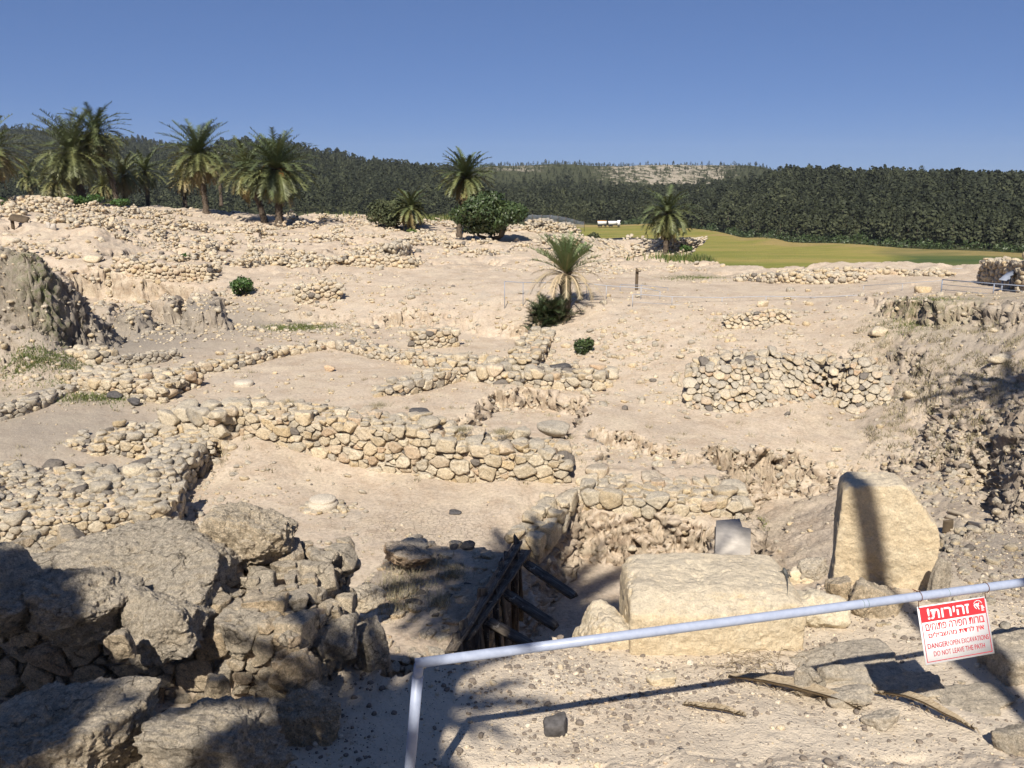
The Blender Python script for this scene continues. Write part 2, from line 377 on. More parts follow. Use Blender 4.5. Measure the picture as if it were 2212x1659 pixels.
def height0(x, y):
    az = np.arctan2(x, y); r = np.hypot(x, y)
    azc = np.clip(az, -1.0, 1.0)
    rr = np.clip(r, 5, 140)
    z = rbf_eval(BASE, rr*np.sin(azc), rr*np.cos(azc))
    z = np.clip(z, -8.3, -1.6)
    for poly, zf, w, na, nf, mode in FEAT:
        d = sdf_poly(poly, x, y)
        m = (d > -w*2 - na*2)
        if not m.any(): continue
        dn = d + na * fb2(x, y, nf, 3, 0.42)
        t = sst(dn / w + 0.5)
        z = z + t * (zf(x, y) - z)
    return z
def edge_r(az): return np.interp(az, _ea, _er)

azs = np.concatenate([np.linspace(-math.pi, -0.90, 40)[:-1], np.linspace(-0.90, 0.90, 1150), np.linspace(0.90, math.pi, 40)[1:]])
lrs = np.concatenate([np.linspace(math.log(0.25), math.log(3.0), 60)[:-1], np.linspace(math.log(3.0), math.log(170.0), 1350)])
AZ, LR = np.meshgrid(azs, lrs); RR = np.exp(LR)
GX = RR*np.sin(AZ); GY = RR*np.cos(AZ)
GZ = height0(GX.ravel(), GY.ravel()).reshape(GX.shape)
er = edge_r(AZ) + 2.2*fb2(GX, GY, 0.12, 3) + 0.5*fb2(GX, GY, 0.8, 3)
front = np.cos(AZ) > 0.3
# surface unevenness, stronger on slopes
dzr = np.gradient(GZ, axis=0) / np.gradient(RR, axis=0)
dza = np.gradient(GZ, axis=1) / (np.maximum(RR, 0.1) * np.gradient(AZ, axis=1))
SL = np.hypot(dzr, dza)
sl = sst((SL - 0.10) / 0.7)
far = sst((RR - 38) / 20)
n_lo = fb2(GX, GY, 0.35, 4); n_mi = fb2(GX, GY, 1.3, 4, 0.55); n_hi = fb2(GX, GY, 5.0, 4, 0.6)
rid = 1 - np.abs(fb2(GX, GY, 0.9, 4, 0.6)) * 1.6
GZ = GZ + n_lo*(0.03 + 0.17*far) + n_mi*(0.02 + 0.17*sl + 0.08*far) + n_hi*(0.007 + 0.05*sl + 0.02*far) + (rid-0.6)*0.15*sl*np.clip(RR/20, 0.25, 1)
# low stepped scarps on the far plateau
stp = fb2(GX*0.6, GY, 0.10, 3, 0.5) * 2.2
GZ = GZ + far * 0.32 * (sst((stp - np.floor(stp)) * 5) - 0.5)
GZ = GZ - 0.22 * far * sst((fb2(GX+40, GY, 0.25, 3, 0.6) - 0.25) * 6)
drop = np.maximum(0, RR - er)
zed = np.interp(AZ, _ea, _ez)
tn = sst((RR - er + 3) / 3.0)
GZ = np.where(front, np.where(RR > er - 3, GZ*(1-tn) + np.minimum(GZ, zed + 0.05*n_mi)*tn, GZ), GZ)
GZ = np.where(front & (drop > 0), np.maximum(GZ - 0.62*drop - 0.2*sst(drop/2), -27.5), GZ)
GZ_R = GZ
def H(x, y):
    """height of the ground under world points (bilinear look-up)"""
    x = np.atleast_1d(np.asarray(x, float)); y = np.atleast_1d(np.asarray(y, float))
    a = np.interp(np.arctan2(x, y), azs, np.arange(len(azs))); l = np.interp(np.log(np.hypot(x, y) + 1e-9), lrs, np.arange(len(lrs)))
    i = np.clip(a.astype(int), 0, len(azs)-2); j = np.clip(l.astype(int), 0, len(lrs)-2); fa = a - i; fl = l - j
    return (GZ_R[j, i]*(1-fa)*(1-fl) + GZ_R[j, i+1]*fa*(1-fl) + GZ_R[j+1, i]*(1-fa)*fl + GZ_R[j+1, i+1]*fa*fl)
def h1(x, y): return float(H(x, y)[0])
def G(px, py):
    """where the sight line meets the ground: first crossing, marching outwards"""
    r = ray(px, py); D = np.exp(np.linspace(math.log(2.5), math.log(160), 3000)) / 1.0
    t = D / r[1]; x = r[0]*t; z = r[2]*t
    hh = H(x, D); k = np.argmax(z < hh)
    if not (z < hh).any(): k = len(D)-1
    return np.array([x[k], D[k], hh[k]])

def grid_faces(nr, nc):
    i = np.arange(nr-1)[:, None]*nc + np.arange(nc-1)[None]
    return np.stack([i, i+1, i+nc+1, i+nc], -1).reshape(-1, 4)
# the drawn surface: rows re-spaced in every column so that sheer banks get as much detail as flat floors
den = np.sqrt(1 + np.minimum((np.gradient(GZ, axis=0)/np.gradient(RR, axis=0))**2 * 6, 60.0))
ker = np.ones(9)/9
den = np.apply_along_axis(lambda c_: np.convolve(np.pad(c_, 4, 'edge'), ker, 'valid'), 0, den)
ker = np.hanning(43)[1:-1]; ker /= ker.sum(); hk = len(ker)//2
den = np.apply_along_axis(lambda c_: np.convolve(np.pad(c_, hk, 'edge'), ker, 'valid'), 1, den)
cum = np.concatenate([np.zeros((1, den.shape[1])), np.cumsum(0.5*(den[1:] + den[:-1])*np.diff(LR, axis=0), axis=0)], 0)
NR = 1650; LR2 = np.empty((NR, len(azs))); GZ2 = np.empty((NR, len(azs)))
for k_ in range(len(azs)):
    LR2[:, k_] = np.interp(np.linspace(0, cum[-1, k_], NR), cum[:, k_], lrs); GZ2[:, k_] = np.interp(LR2[:, k_], lrs, GZ[:, k_])
AZ2 = np.repeat(azs[None], NR, 0); RR2 = np.exp(LR2); MX = RR2*np.sin(AZ2); MY = RR2*np.cos(AZ2)
g_r = np.gradient(GZ, axis=0)/np.gradient(RR, axis=0); g_a = np.gradient(GZ, axis=1)/(np.maximum(RR, 0.1)*np.gradient(AZ, axis=1))
def to2(A):
    B = np.empty((NR, len(azs)))
    for k_ in range(len(azs)): B[:, k_] = np.interp(LR2[:, k_], lrs, A[:, k_])
    return B
g_r = to2(g_r); g_a = to2(g_a); g_l = np.hypot(g_r, g_a) + 1e-6
gx_ = (g_r*np.sin(AZ2) + g_a*np.cos(AZ2))/g_l; gy_ = (g_r*np.cos(AZ2) - g_a*np.sin(AZ2))/g_l
stp2 = sst((g_l - 0.70) / 0.9)
pts = np.stack([MX.ravel(), MY.ravel(), GZ2.ravel()], 1); act = (stp2 > 0.01).ravel()
n3_ = np.zeros(len(pts)); q3 = pts[act]
a1 = fb3(q3, 0.9, 2, 0.5); a2 = fb3(q3 + 31, 2.6, 3, 0.6); a3 = fb3(q3 + 57, 8.0, 3, 0.65)
a4 = fb3(q3 + 83, 22.0, 2, 0.6)
n3_[act] = 0.45*a1 + 0.75*(0.30 - np.abs(a2)) + 0.55*a3 + 0.22*a4
n3_ = n3_.reshape(MX.shape)
dd = n3_ * 0.27 * stp2 * np.clip(RR2/16, 0.22, 1.3)
dx = MX - dd*gx_; dy = MY - dd*gy_
V = np.stack([dx.ravel(), dy.ravel(), (GZ2 + dd*0.25).ravel()], 1)
F = grid_faces(*MX.shape)
STEEP = V[((g_l > 0.8) & (RR2 > 8) & (RR2 < 45) & ((RR2 > 20.5) | (AZ2 > 0.36)) & (np.abs(AZ2) < 0.6)).ravel()]      # places for stones stuck in the banks
GX, GY, AZ, RR = MX, MY, AZ2, RR2
er = edge_r(AZ); front = np.cos(AZ) > 0.3
def blob(px, py, z, rx, ry=None):
    c = P(px, py, z); ry = ry or rx
    return np.exp(-(((GX-c[0])/rx)**2 + ((GY-c[1])/ry)**2))
crack = np.clip(blob(900, 1130, -7, 2.0, 1.3)*1.2 + blob(1700, 1150, -7.7, 1.5, 2.5), 0, 1)
grey = np.clip(blob(2180, 980, -5.3, 3.5, 3.5)*0.55 + blob(2150, 1220, -3.7, 1.6, 1.6)*0.8 + blob(100, 930, -6.4, 4, 3)*0.8 + blob(50, 720, -5.6, 7, 5)*1.3 + blob(480, 690, -5.9, 4, 3)*0.7  # left mound and hollow: shade put into the soil colour as dark grey
               + blob(2150, 700, -4, 4, 3)*0.7, 0, 1)
green = np.clip(blob(110, 775, -6.1, .8, .5) + blob(650, 705, -6.05, 1.3, .7) + blob(180, 860, -6.3, 2.0, .7)*.8 + blob(1500, 600, -4.9, 1.5, 1) + blob(1975, 690, -4.7, 1.2, 1.2)*.8
                + blob(2050, 730, -5.0, 2.2, 1.5)*.6 + blob(1180, 515, -4.5, 3, 2)*.5 + 0.9*sst((RR - er)/1.5)*front, 0, 1)
V[:, 2] += -0.0
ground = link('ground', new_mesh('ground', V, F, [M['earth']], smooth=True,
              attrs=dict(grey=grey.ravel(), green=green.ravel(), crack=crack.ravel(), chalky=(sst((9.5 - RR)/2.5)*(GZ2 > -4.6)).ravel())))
tag(ground, kind='structure')

# ------------------------------------------------------------------ valley and hills beyond the site
PROF = [(-900, [(150,-26),(450,-26),(900,10),(1500,70),(1900,60),(3500,20)]),
 (0,   [(150,-26),(450,-26),(900,10),(1500,78),(1900,70),(3500,20)]),
 (130, [(150,-26),(450,-26),(900,9),(1500,76),(1900,66),(3500,20)]),
 (300, [(150,-26),(450,-26),(900,5),(1500,59),(1900,45),(3500,10)]),
 (430, [(150,-26),(450,-26),(900,7),(1400,40),(1900,25),(3500,10)]),
 (500, [(150,-26),(450,-26),(700,0),(1000,33),(1400,22),(3500,0)]),
 (560, [(150,-26),(450,-26),(700,2),(1000,34),(1400,22),(3500,0)]),
 (640, [(150,-26),(450,-26),(700,0),(1000,29),(1400,18),(3500,0)]),
 (700, [(150,-26),(450,-26),(700,-3),(1000,22),(1400,15),(3500,0)]),
 (800, [(150,-26),(480,-26),(700,-5),(1000,11),(1400,4),(3500,-5)]),
 (950, [(150,-26),(480,-26),(700,-7),(1000,3),(1400,0),(3500,-5)]),
 (1060,[(150,-26),(480,-26),(700,-18),(850,-18),(1200,18),(1600,10),(3500,-5)]),
 (1300,[(150,-26),(480,-26),(690,-19),(850,-19),(1200,18),(1600,10),(3500,-5)]),
 (1450,[(150,-26),(440,-26),(650,-19),(850,-19),(1200,20),(1600,10),(3500,-5)]),
 (1600,[(150,-26),(385,-26),(600,-15),(800,-15),(1200,15),(1600,5),(3500,-5)]),
 (1700,[(150,-26),(342,-26),(600,-3),(800,-6),(1200,6),(1600,0),(3500,-5)]),
 (1900,[(150,-26),(315,-26),(540,-4),(800,-8),(1500,-8),(3500,-10)]),
 (2212,[(150,-26),(300,-26),(500,-6),(800,-8),(1500,-8),(3500,-10)]),
 (3200,[(150,-26),(290,-26),(500,-6),(800,-8),(1500,-8),(3500,-10)])]
_pa = np.array([math.atan2(*PD(a, 450, 1.0)[:2]) for a, _ in PROF])
_pl = np.log(np.linspace(110, 3600, 500))
_pt = np.array([np.interp(_pl, np.log([d for d, _ in pr]), [z for _, z in pr]) for _, pr in PROF])
for _ in range(6): _pt[:, 1:-1] = (_pt[:, :-2] + 2*_pt[:, 1:-1] + _pt[:, 2:]) / 4
def HH(x, y):
    x = np.atleast_1d(np.asarray(x, float)); y = np.atleast_1d(np.asarray(y, float))
    a = np.interp(np.arctan2(x, np.maximum(y, 1)), _pa, np.arange(len(_pa))); l = np.interp(np.log(np.maximum(y, 110)), _pl, np.arange(len(_pl)))
    i = np.clip(a.astype(int), 0, len(_pa)-2); j = np.clip(l.astype(int), 0, len(_pl)-2); fa = sst(a-i); fl = l-j
    z = _pt[i, j]*(1-fa)*(1-fl) + _pt[i+1, j]*fa*(1-fl) + _pt[i, j+1]*(1-fa)*fl + _pt[i+1, j+1]*fa*fl
    up = sst((z + 25.5) / 12)
    return z + up*(fb2(x, y, 0.008, 4) * 3.5)
ha = np.linspace(-0.95, 0.95, 500); hr = np.exp(np.linspace(math.log(112), math.log(3500), 420))
HA, HR = np.meshgrid(ha, hr); HX = HR*np.tan(HA)*0.999; HY = HR
HZ = HH(HX.ravel(), HY.ravel())
t = NT('hill_ground')
n1 = t.noise(0.02, 6, 0.65); n2 = t.noise(0.12, 5, 0.7)
c = t.ramp(n2, [(0.35, (0.035, 0.042, 0.018)), (0.65, (0.075, 0.078, 0.038))])
mpn = t.n('Mapping'); t.l(t.pos(), mpn.inputs[0]); mpn.inputs['Scale'].default_value = (1, 0.35, 2.2)
rk = t.ramp(t.math('MULTIPLY', t.attr('rocky'), t.ramp(t.noise(0.11, 6, 0.8, vec=mpn.outputs[0]), [(0.44, 0.0), (0.56, 1.0)])), [(0.25, 0.0), (0.5, 1.0)])
c = t.mix(rk, c, t.ramp(t.noise(0.25, 4, 0.7), [(0.35, (0.24, 0.205, 0.15)), (0.65, (0.43, 0.38, 0.30))]))
M['hill'] = t.done(c, t.bump(t.noise(0.3, 5, 0.7), 0.8, 1.0))
def rocky(x, y):
    a = x / np.maximum(y, 1)
    u = (np.arctan(a)) ; 
    r = np.exp(-(((a - 0.175)/0.075)**2)) * sst((y - 880)/120) * (1 - sst((y - 1330)/60))
    r2 = np.exp(-(((a + 0.0)/0.05)**2)) * sst((y - 1050)/60) * 0.5
    r3 = np.exp(-(((a + 0.33)/0.05)**2)) * sst((y - 700)/60) * (1 - sst((y - 1000)/60)) * 0.45
    return np.clip(r + r2 + r3, 0, 1)
hills = link('hills', new_mesh('hills', np.stack([HX.ravel(), HY.ravel(), HZ], 1), grid_faces(*HX.shape), [M['hill']], smooth=True, attrs=dict(rocky=rocky(HX.ravel(), HY.ravel()))))
tag(hills, kind='structure')

# wheat field on the valley floor
FE = [(1150,486),(1290,489),(1400,490),(1500,500),(1600,516),(1700,530),(1850,539),(2000,546),(2212,553),(2600,560),(3200,566)]
top = [P(a, b, -25.9) for a, b in FE]
nx, nyy = 160, 40
fx = np.interp(np.linspace(0, 1, nx), np.linspace(0, 1, len(top)), [p[0] for p in top]); fy = np.interp(np.linspace(0, 1, nx), np.linspace(0, 1, len(top)), [p[1] for p in top])
sc_ = np.exp(np.linspace(math.log(0.28), 0, nyy))
FX = fx[None]*sc_[:, None]; FY = fy[None]*sc_[:, None]
FZ = np.maximum(-25.7 + 0.35*fb2(FX.ravel(), FY.ravel(), 0.01, 3), HH(FX.ravel(), FY.ravel()) + 0.35)
t = NT('ripening_wheat')
mpn = t.n('Mapping'); t.l(t.pos(), mpn.inputs[0]); mpn.inputs['Scale'].default_value = (0.35, 1.6, 1); mpn.inputs['Rotation'].default_value = (0, 0, 0.25)
w1 = t.noise(0.035, 6, 0.6, vec=mpn.outputs[0]); w2 = t.noise(0.4, 5, 0.75, vec=mpn.outputs[0])
gold = t.ramp(w1, [(0.38, (0.175, 0.192, 0.040)), (0.5, (0.24, 0.228, 0.056)), (0.64, (0.31, 0.255, 0.078))])
grn = t.ramp(w1, [(0.35, (0.06, 0.095, 0.030)), (0.6, (0.115, 0.135, 0.042))])
sepn = t.n('SeparateXYZ'); t.l(t.pos(), sepn.inputs[0])
gmask = t.ramp(t.math('ADD', t.math('ADD', t.math('MULTIPLY', sepn.outputs[0], 0.0125), t.math('MULTIPLY', sepn.outputs[1], -0.0052)), t.math('MULTIPLY', t.math('SUBTRACT', t.noise(0.02, 3), 0.5), 0.5)), [(0.0, 0.0), (0.12, 1.0)])
edge = t.attr('rim')
c = t.mix(gmask, gold, grn)
c = t.mix(t.ramp(t.math('ADD', edge, t.math('MULTIPLY', t.math('SUBTRACT', w1, 0.5), 0.4)), [(0.94, 0.0), (1.02, 0.7)]), c, (0.32, 0.235, 0.10))
c = t.mix(1.0, c, t.ramp(w2, [(0.3, 0.8), (0.7, 1.15)]), 'MULTIPLY')
M['wheat'] = t.done(c, t.bump(t.noise(1.6, 3, 0.6), 1.0, 0.5))
field = link('field', new_mesh('field', np.stack([FX.ravel(), FY.ravel(), FZ], 1), grid_faces(nyy, nx), [M['wheat']], smooth=True,
             attrs=dict(rim=np.repeat((sc_ - 0.28)/0.72, nx))))
tag(field, kind='structure')
# ------------------------------------------------------------------ stones
def ico(sub):
    t = (1 + 5**.5) / 2
    v = [(-1,t,0),(1,t,0),(-1,-t,0),(1,-t,0),(0,-1,t),(0,1,t),(0,-1,-t),(0,1,-t),(t,0,-1),(t,0,1),(-t,0,-1),(-t,0,1)]
    f = [(0,11,5),(0,5,1),(0,1,7),(0,7,10),(0,10,11),(1,5,9),(5,11,4),(11,10,2),(10,7,6),(7,1,8),(3,9,4),(3,4,2),(3,2,6),(3,6,8),(3,8,9),(4,9,5),(2,4,11),(6,2,10),(8,6,7),(9,8,1)]
    v = [np.array(a, float)/np.linalg.norm(a) for a in v]
    for _ in range(sub):
        cache = {}; nf = []
        def mid(a, b):
            k = (min(a, b), max(a, b))
            if k not in cache:
                m = v[a] + v[b]; v.append(m/np.linalg.norm(m)); cache[k] = len(v)-1
            return cache[k]
        for a, b, c in f:
            x, y, z = mid(a, b), mid(b, c), mid(c, a)
            nf += [(a,x,z),(b,y,x),(c,z,y),(x,y,z)]
        f = nf
    return np.array(v), np.array(f, dtype=np.int32)
ICO = {i: ico(i) for i in range(6)}

def cell_radius(V, N, d, p=9.0, cap=None):
    q = np.maximum(V @ N.T, 0) / d[None]
    r = (q**p).sum(1)**(-1.0/p)
    return np.minimum(r, cap) if cap is not None else r
def rand_rot(rng):
    q = rng.normal(size=4); q /= np.linalg.norm(q); a, b, c, d = q
    return np.array([[a*a+b*b-c*c-d*d, 2*(b*c-a*d), 2*(b*d+a*c)], [2*(b*c+a*d), a*a-b*b+c*c-d*d, 2*(c*d-a*b)], [2*(b*d-a*c), 2*(c*d+a*b), a*a-b*b-c*c+d*d]])
def loose_rock(rng, size, sub=2, p=9.0, faces=11, rough=0.07, freq=2.2):
    """a single free stone about size=(x,y,z) half-extents"""
    V, F = ICO[sub]
    N = rng.normal(size=(faces, 3)); N /= np.linalg.norm(N, axis=1)[:, None]
    N = np.concatenate([N, np.array([[1,0,0],[-1,0,0],[0,1,0],[0,-1,0],[0,0,1],[0,0,-1]], float)])
    d = np.concatenate([rng.uniform(0.66, 1.0, faces), np.full(6, 1.0)])
    r = cell_radius(V, N, d, p)
    W = V * r[:, None]
    off = rng.uniform(0, 100, 3)
    W = W * (1 + rough * fb3(W*freq*0.5 + off, 1.0, 4 if sub > 3 else 2, 0.55))[:, None]
    return W * np.array(size)[None], F

class Pile:
    """collects stones into one mesh"""
    def __init__(s): s.V = []; s.F = []; s.T = []; s.n = 0
    def add(s, V, F, tint):
        s.V.append(V); s.F.append(F + s.n); s.T.append(np.full(len(V), tint)); s.n += len(V)
    def build(s, name, mat, label, cat, group=None, kind=None, smooth=True, parent=None):
        V = np.concatenate(s.V); F = np.concatenate(s.F)
        kind = kind or 'thing'
        if parent is not None:
            o = link(name, new_mesh(name, V, F, [mat], smooth, dict(tint=np.concatenate(s.T))), parent); return tag(o, label)
        b = np.array([V[:, 0].mean(), V[:, 1].mean(), V[:, 2].min()])
        if kind != 'thing': b = np.zeros(3)
        return thing_mesh(name, V, F, [mat], b, label, cat, group, kind, smooth=smooth, attrs=dict(tint=np.concatenate(s.T)))

def curve(pts):
    p = np.array(pts, float)[:, :2]; seg = np.linalg.norm(np.diff(p, axis=0), axis=1); cs = np.concatenate([[0], np.cumsum(seg)])
    def at(s):
        x = np.interp(s, cs, p[:, 0]); y = np.interp(s, cs, p[:, 1])
        e = 0.25
        tx = np.interp(s+e, cs, p[:, 0]) - np.interp(s-e, cs, p[:, 0]); ty = np.interp(s+e, cs, p[:, 1]) - np.interp(s-e, cs, p[:, 1])
        l = np.hypot(tx, ty) + 1e-9
        return x, y, tx/l, ty/l
    return at, cs[-1]

def rubble_wall(name, label, pts, thick, height, r0, r1, group=None, mat='rock', seed=0, sub=2, p=9.0, squash=1.35, tint=(0.07, 1.0),
                z0=None, sink=0.12, lean=0.0, tries=7000, hfun=None, cat='stone wall', overlap=0.80, base_grey=None, mixdark=0.05, core=True, jag=0.35, tfun=None, ctop=0.34, nz=(0.06, 0.14)):
    """dry stone wall along a line on the ground: stones fitted against each other; pts run so that the face looks to the right of the line"""
    rng = np.random.default_rng(1000 + seed)
    at, L = curve(pts)
    hf = (lambda s: height) if hfun is None else (lambda s: height * hfun(s / L))
    # sample centres in (along, through, up) with larger stones first
    C = np.zeros((0, 3)); R = np.zeros(0)
    hmax = max(hf(s) for s in np.linspace(0, L, 30))
    for k in range(tries):
        f = k / tries
        r = r1 + (r0 - r1) * f**0.30
        r *= rng.uniform(0.8, 1.1)
        s = rng.uniform(0, L); t = rng.uniform(0, thick); h = rng.uniform(-sink, hmax)
        H_ = hf(s) + jag * r * rng.normal()
        if h > H_ - 0.45*r: continue
        # keep only the stones near a surface one can see
        if t > 2.6*r1 and h < H_ - 2.6*r1 and s > 2*r1 and s < L - 2*r1 and t < thick - 2.0*r1: continue
        q = np.array([s, t, h*squash])
        if len(C):
            d2 = np.sqrt(((C - q)**2).sum(1))
            if (d2 < overlap*(R + r)).any(): continue
        C = np.vstack([C, q]); R = np.append(R, r)
    pile = Pile(); Vd, Fd = ICO[sub]
    n = len(C)
    Vd_n = Vd
    for i in range(n):
        dv = C - C[i]; dist = np.sqrt((dv**2).sum(1)); dist[i] = 1e9
        nb = np.argsort(dist)[:16]; nb = nb[dist[nb] < 3.2*(R[i] + R[nb])]
        N = [dv[j]/dist[j] for j in nb]; d = [dist[j]*R[i]/(R[i]+R[j])*rng.uniform(0.84, 1.05) for j in nb]
        ex = [((0,-1,0), max(0.25*R[i], min(C[i,1] + R[i]*rng.uniform(-0.15, 0.45), 1.25*R[i]))), ((0,1,0), 1.3*R[i]), ((0,0,1), 1.15*R[i]), ((0,0,-1), 1.3*R[i]), ((1,0,0), 1.5*R[i]), ((-1,0,0), 1.5*R[i])]
        for a, b in ex: N.append(np.array(a, float)); d.append(b)
        for _ in range(6):
            v = rng.normal(size=3); v /= np.linalg.norm(v); N.append(v); d.append(R[i]*rng.uniform(0.72, 1.25))
        rr = cell_radius(Vd, np.array(N), np.array(d), p*rng.uniform(1.5, 3.4), cap=1.7*R[i])
        W = Vd * rr[:, None]
        W = W * (1 + rng.uniform(*nz)*fb3(W/R[i]*1.1 + rng.uniform(0, 99, 3), 1.0, 3, 0.6))[:, None]
        Q = C[i] + W; Q[:, 2] /= squash
        x, y, tx, ty = at(C[i, 0])
        ds = Q[:, 0] - C[i, 0]
        # through-direction is to the left of travel
        tt = Q[:, 1] + lean*Q[:, 2] - (0 if tfun is None else tfun(C[i, 0]/L))
        X = x + tx*ds - ty*tt; Y = y + ty*ds + tx*tt
        if z0 is None:
            zb = h1(x - ty*min(C[i, 1], 0.3), y + tx*min(C[i, 1], 0.3))
        else: zb = z0(C[i, 0]/L) if callable(z0) else z0
        Z = zb + Q[:, 2]
        tn = rng.uniform(*tint)
        if rng.random() < mixdark: tn = 0.02
        pile.add(np.stack([X, Y, Z], 1), Fd, tn)
    o = pile.build(name, M[mat], label, cat, group)
    if core and thick > 0.25:
        # earth packed between the stones
        ns = max(6, int(L/0.3)); S = np.linspace(0.12, L-0.12, ns); ins = min(0.34*r1, 0.3*thick)
        V = []; 
        for s in S:
            x, y, tx, ty = at(s)
            zb = h1(x, y) if z0 is None else (z0(s/L) if callable(z0) else z0)
            for (t_, z_) in ((ins*0.4, -0.4), (ins*1.25, hf(s)-ctop*r1), (thick-ins, hf(s)-ctop*r1), (thick-ins*0.3, -0.6)):
                tt = t_ + lean*z_; V.append((x - ty*tt, y + tx*tt, zb + z_))
        F = []
        for i in range(ns-1):
            for a in range(3): F.append((4*i+a, 4*i+a+1, 4*i+a+5, 4*i+a+4))
        F.append((0,1,2,3)); F.append((4*ns-1, 4*ns-2, 4*ns-3, 4*ns-4))
        V = np.array(V) - np.array(o.location)[None]
        link('earth_core', new_mesh('earth_core', V, F, [M['earth']]), o)
    return o

def stone(name, label, px, py, w, h, depth=None, D=None, z=None, seed=0, sub=3, mat='rock', tint=0.6, cat='stone', group=None, rot=0.0, p=9.0,
          faces=11, rough=0.07, sinkf=0.25, flat=1.0, freq=2.2):
    """free stone whose foot is seen at px,py; w,h in photograph pixels"""
    if D is not None: q = np.array(PD(px, py, D))
    elif z is not None: x, y = P(px, py, z); q = np.array([x, y, z])
    else: q = G(px, py)
    dist = math.hypot(q[0], q[1]); sc = math.sqrt(dist*dist + q[2]**2) / K
    rng = np.random.default_rng(500 + seed)
    hw = w*sc/2; hh = h*sc/2*flat; hd = (depth*sc/2 if depth else hw*0.8)
    V, F = loose_rock(rng, (hw, hd, hh), sub, p, faces, rough, freq)
    c, s = math.cos(rot), math.sin(rot)
    V = np.stack([V[:, 0]*c - V[:, 1]*s, V[:, 0]*s + V[:, 1]*c, V[:, 2]], 1)
    V = V + np.array([q[0], q[1] + hd*0.5, q[2] + hh*(1 - sinkf)])
    return thing_mesh(name, V, F, [M[mat]], (q[0], q[1] + hd*0.5, q[2]), label, cat, group, 'thing', smooth=True, attrs=dict(tint=np.full(len(V), tint)))

def GP(*pp): return [tuple(G(a, b)[:2]) for a, b in pp]

# --- the big wall between the two rooms (face towards the viewer: drawn from left to right, through-direction away from the viewer)
def Pz(z, *pp): return [P(a, b, z) for a, b in pp]
rubble_wall('rubble_wall', 'high dry stone wall of big yellow limestone blocks crossing the middle of the dig', Pz(-7.0, (468, 985), (700, 1012), (900, 1035), (1080, 1052), (1225, 1048)),
            1.35, 1.15, 0.06, 0.30, seed=1, sub=3, p=11, tries=16000, hfun=lambda u: np.interp(u, [0, .2, .45, .62, .66, .9, 1], [1.12, 1.12, 1.08, 1.02, .86, .76, .62]), z0=-7.02,
            tint=(0.3, 1.0), mixdark=0.03)
rubble_wall('rubble_wall', 'end of the big wall built of large blocks, left of the high yellow wall', Pz(-6.75, (330, 955), (400, 968), (468, 985)),
            1.5, 1.0, 0.1, 0.34, seed=2, sub=3, p=10, tries=5000, z0=-6.85, hfun=lambda u: np.interp(u, [0, .3, 1], [.55, .9, 1.15]), tint=(0.25, 0.95))
# rows behind the upper room
low = dict(sub=2, tries=6000)
rubble_wall('rubble_wall', 'long low row of pale stones closing the far side of the upper room', Pz(-6.2, (500, 800), (620, 772), (720, 757), (810, 775), (880, 785), (965, 808)),
            1.0, 0.30, 0.06, 0.24, seed=3, z0=-6.22, **low, hfun=lambda u: 0.75 + 0.4*np.sin(u*9)**2)
rubble_wall('rubble_wall', 'broken row of large pale blocks below the small green bush', Pz(-6.2, (945, 800), (1050, 822), (1170, 832), (1300, 838)),
            1.4, 0.32, 0.07, 0.33, seed=4, z0=-6.25, **low, hfun=lambda u: 0.8 + 0.4*np.sin(u*11+1)**2, jag=0.5)
rubble_wall('rubble_wall', 'row of pale stones climbing towards the young palm', Pz(-6.0, (1160, 800), (1195, 745), (1225, 722)),
            1.0, 0.35, 0.08, 0.24, seed=5, z0=-5.95, sub=2, tries=2500)
rubble_wall('rubble_wall', 'short stub of rough stones standing alone in the upper room', Pz(-6.25, (815, 860), (880, 853), (985, 822)),
            0.75, 0.28, 0.08, 0.26, seed=6, z0=-6.28, sub=3, tries=2500, hfun=lambda u: np.interp(u, [0, .3, 1], [.4, 1, 1.15]), jag=0.5)
rubble_wall('rubble_wall', 'low brown wall piece with small dark stones behind the upper room', Pz(-6.15, (905, 752), (985, 745)),
            0.9, 0.55, 0.08, 0.2, seed=7, z0=-6.15, sub=2, tries=2500, tint=(0.2, 1))
# left group
rubble_wall('rubble_wall', 'thick low wall of rounded pale stones at the left doorway', Pz(-6.3, (125, 838), (200, 852), (280, 862), (352, 868)),
            1.9, 0.5, 0.07, 0.25, seed=8, z0=-6.35, sub=2, tries=7000, tint=(0.3, 1.0))
rubble_wall('rubble_wall', 'curved line of grey stones edging the far left floor', Pz(-6.35, (-60, 925), (30, 902), (90, 888), (150, 862), (180, 850)),
            0.6, 0.33, 0.07, 0.17, seed=9, z0=-6.38, sub=2, tries=3000, tint=(0.07, 0.45))
rubble_wall('rubble_wall', 'row of large stones between the left doorway and the upper room', Pz(-6.2, (340, 838), (400, 822), (450, 808), (515, 800)),
            1.0, 0.3, 0.07, 0.27, seed=10, z0=-6.22, sub=2, tries=2500, tint=(0.3, .95))
rubble_wall('rubble_wall', 'pair of long pale boulder rows above the left doorway wall', Pz(-6.2, (135, 795), (200, 800), (250, 790)),
            0.9, 0.5, 0.12, 0.34, seed=11, z0=-6.15, sub=2, tries=900, tint=(0.35, .7))
rubble_wall('rubble_wall', 'dark knobbly stone line behind the left doorway wall', Pz(-6.1, (230, 795), (320, 785), (390, 775)),
            0.4, 0.25, 0.06, 0.14, seed=12, z0=-6.05, sub=2, tries=1500, tint=(0.07, 0.35))
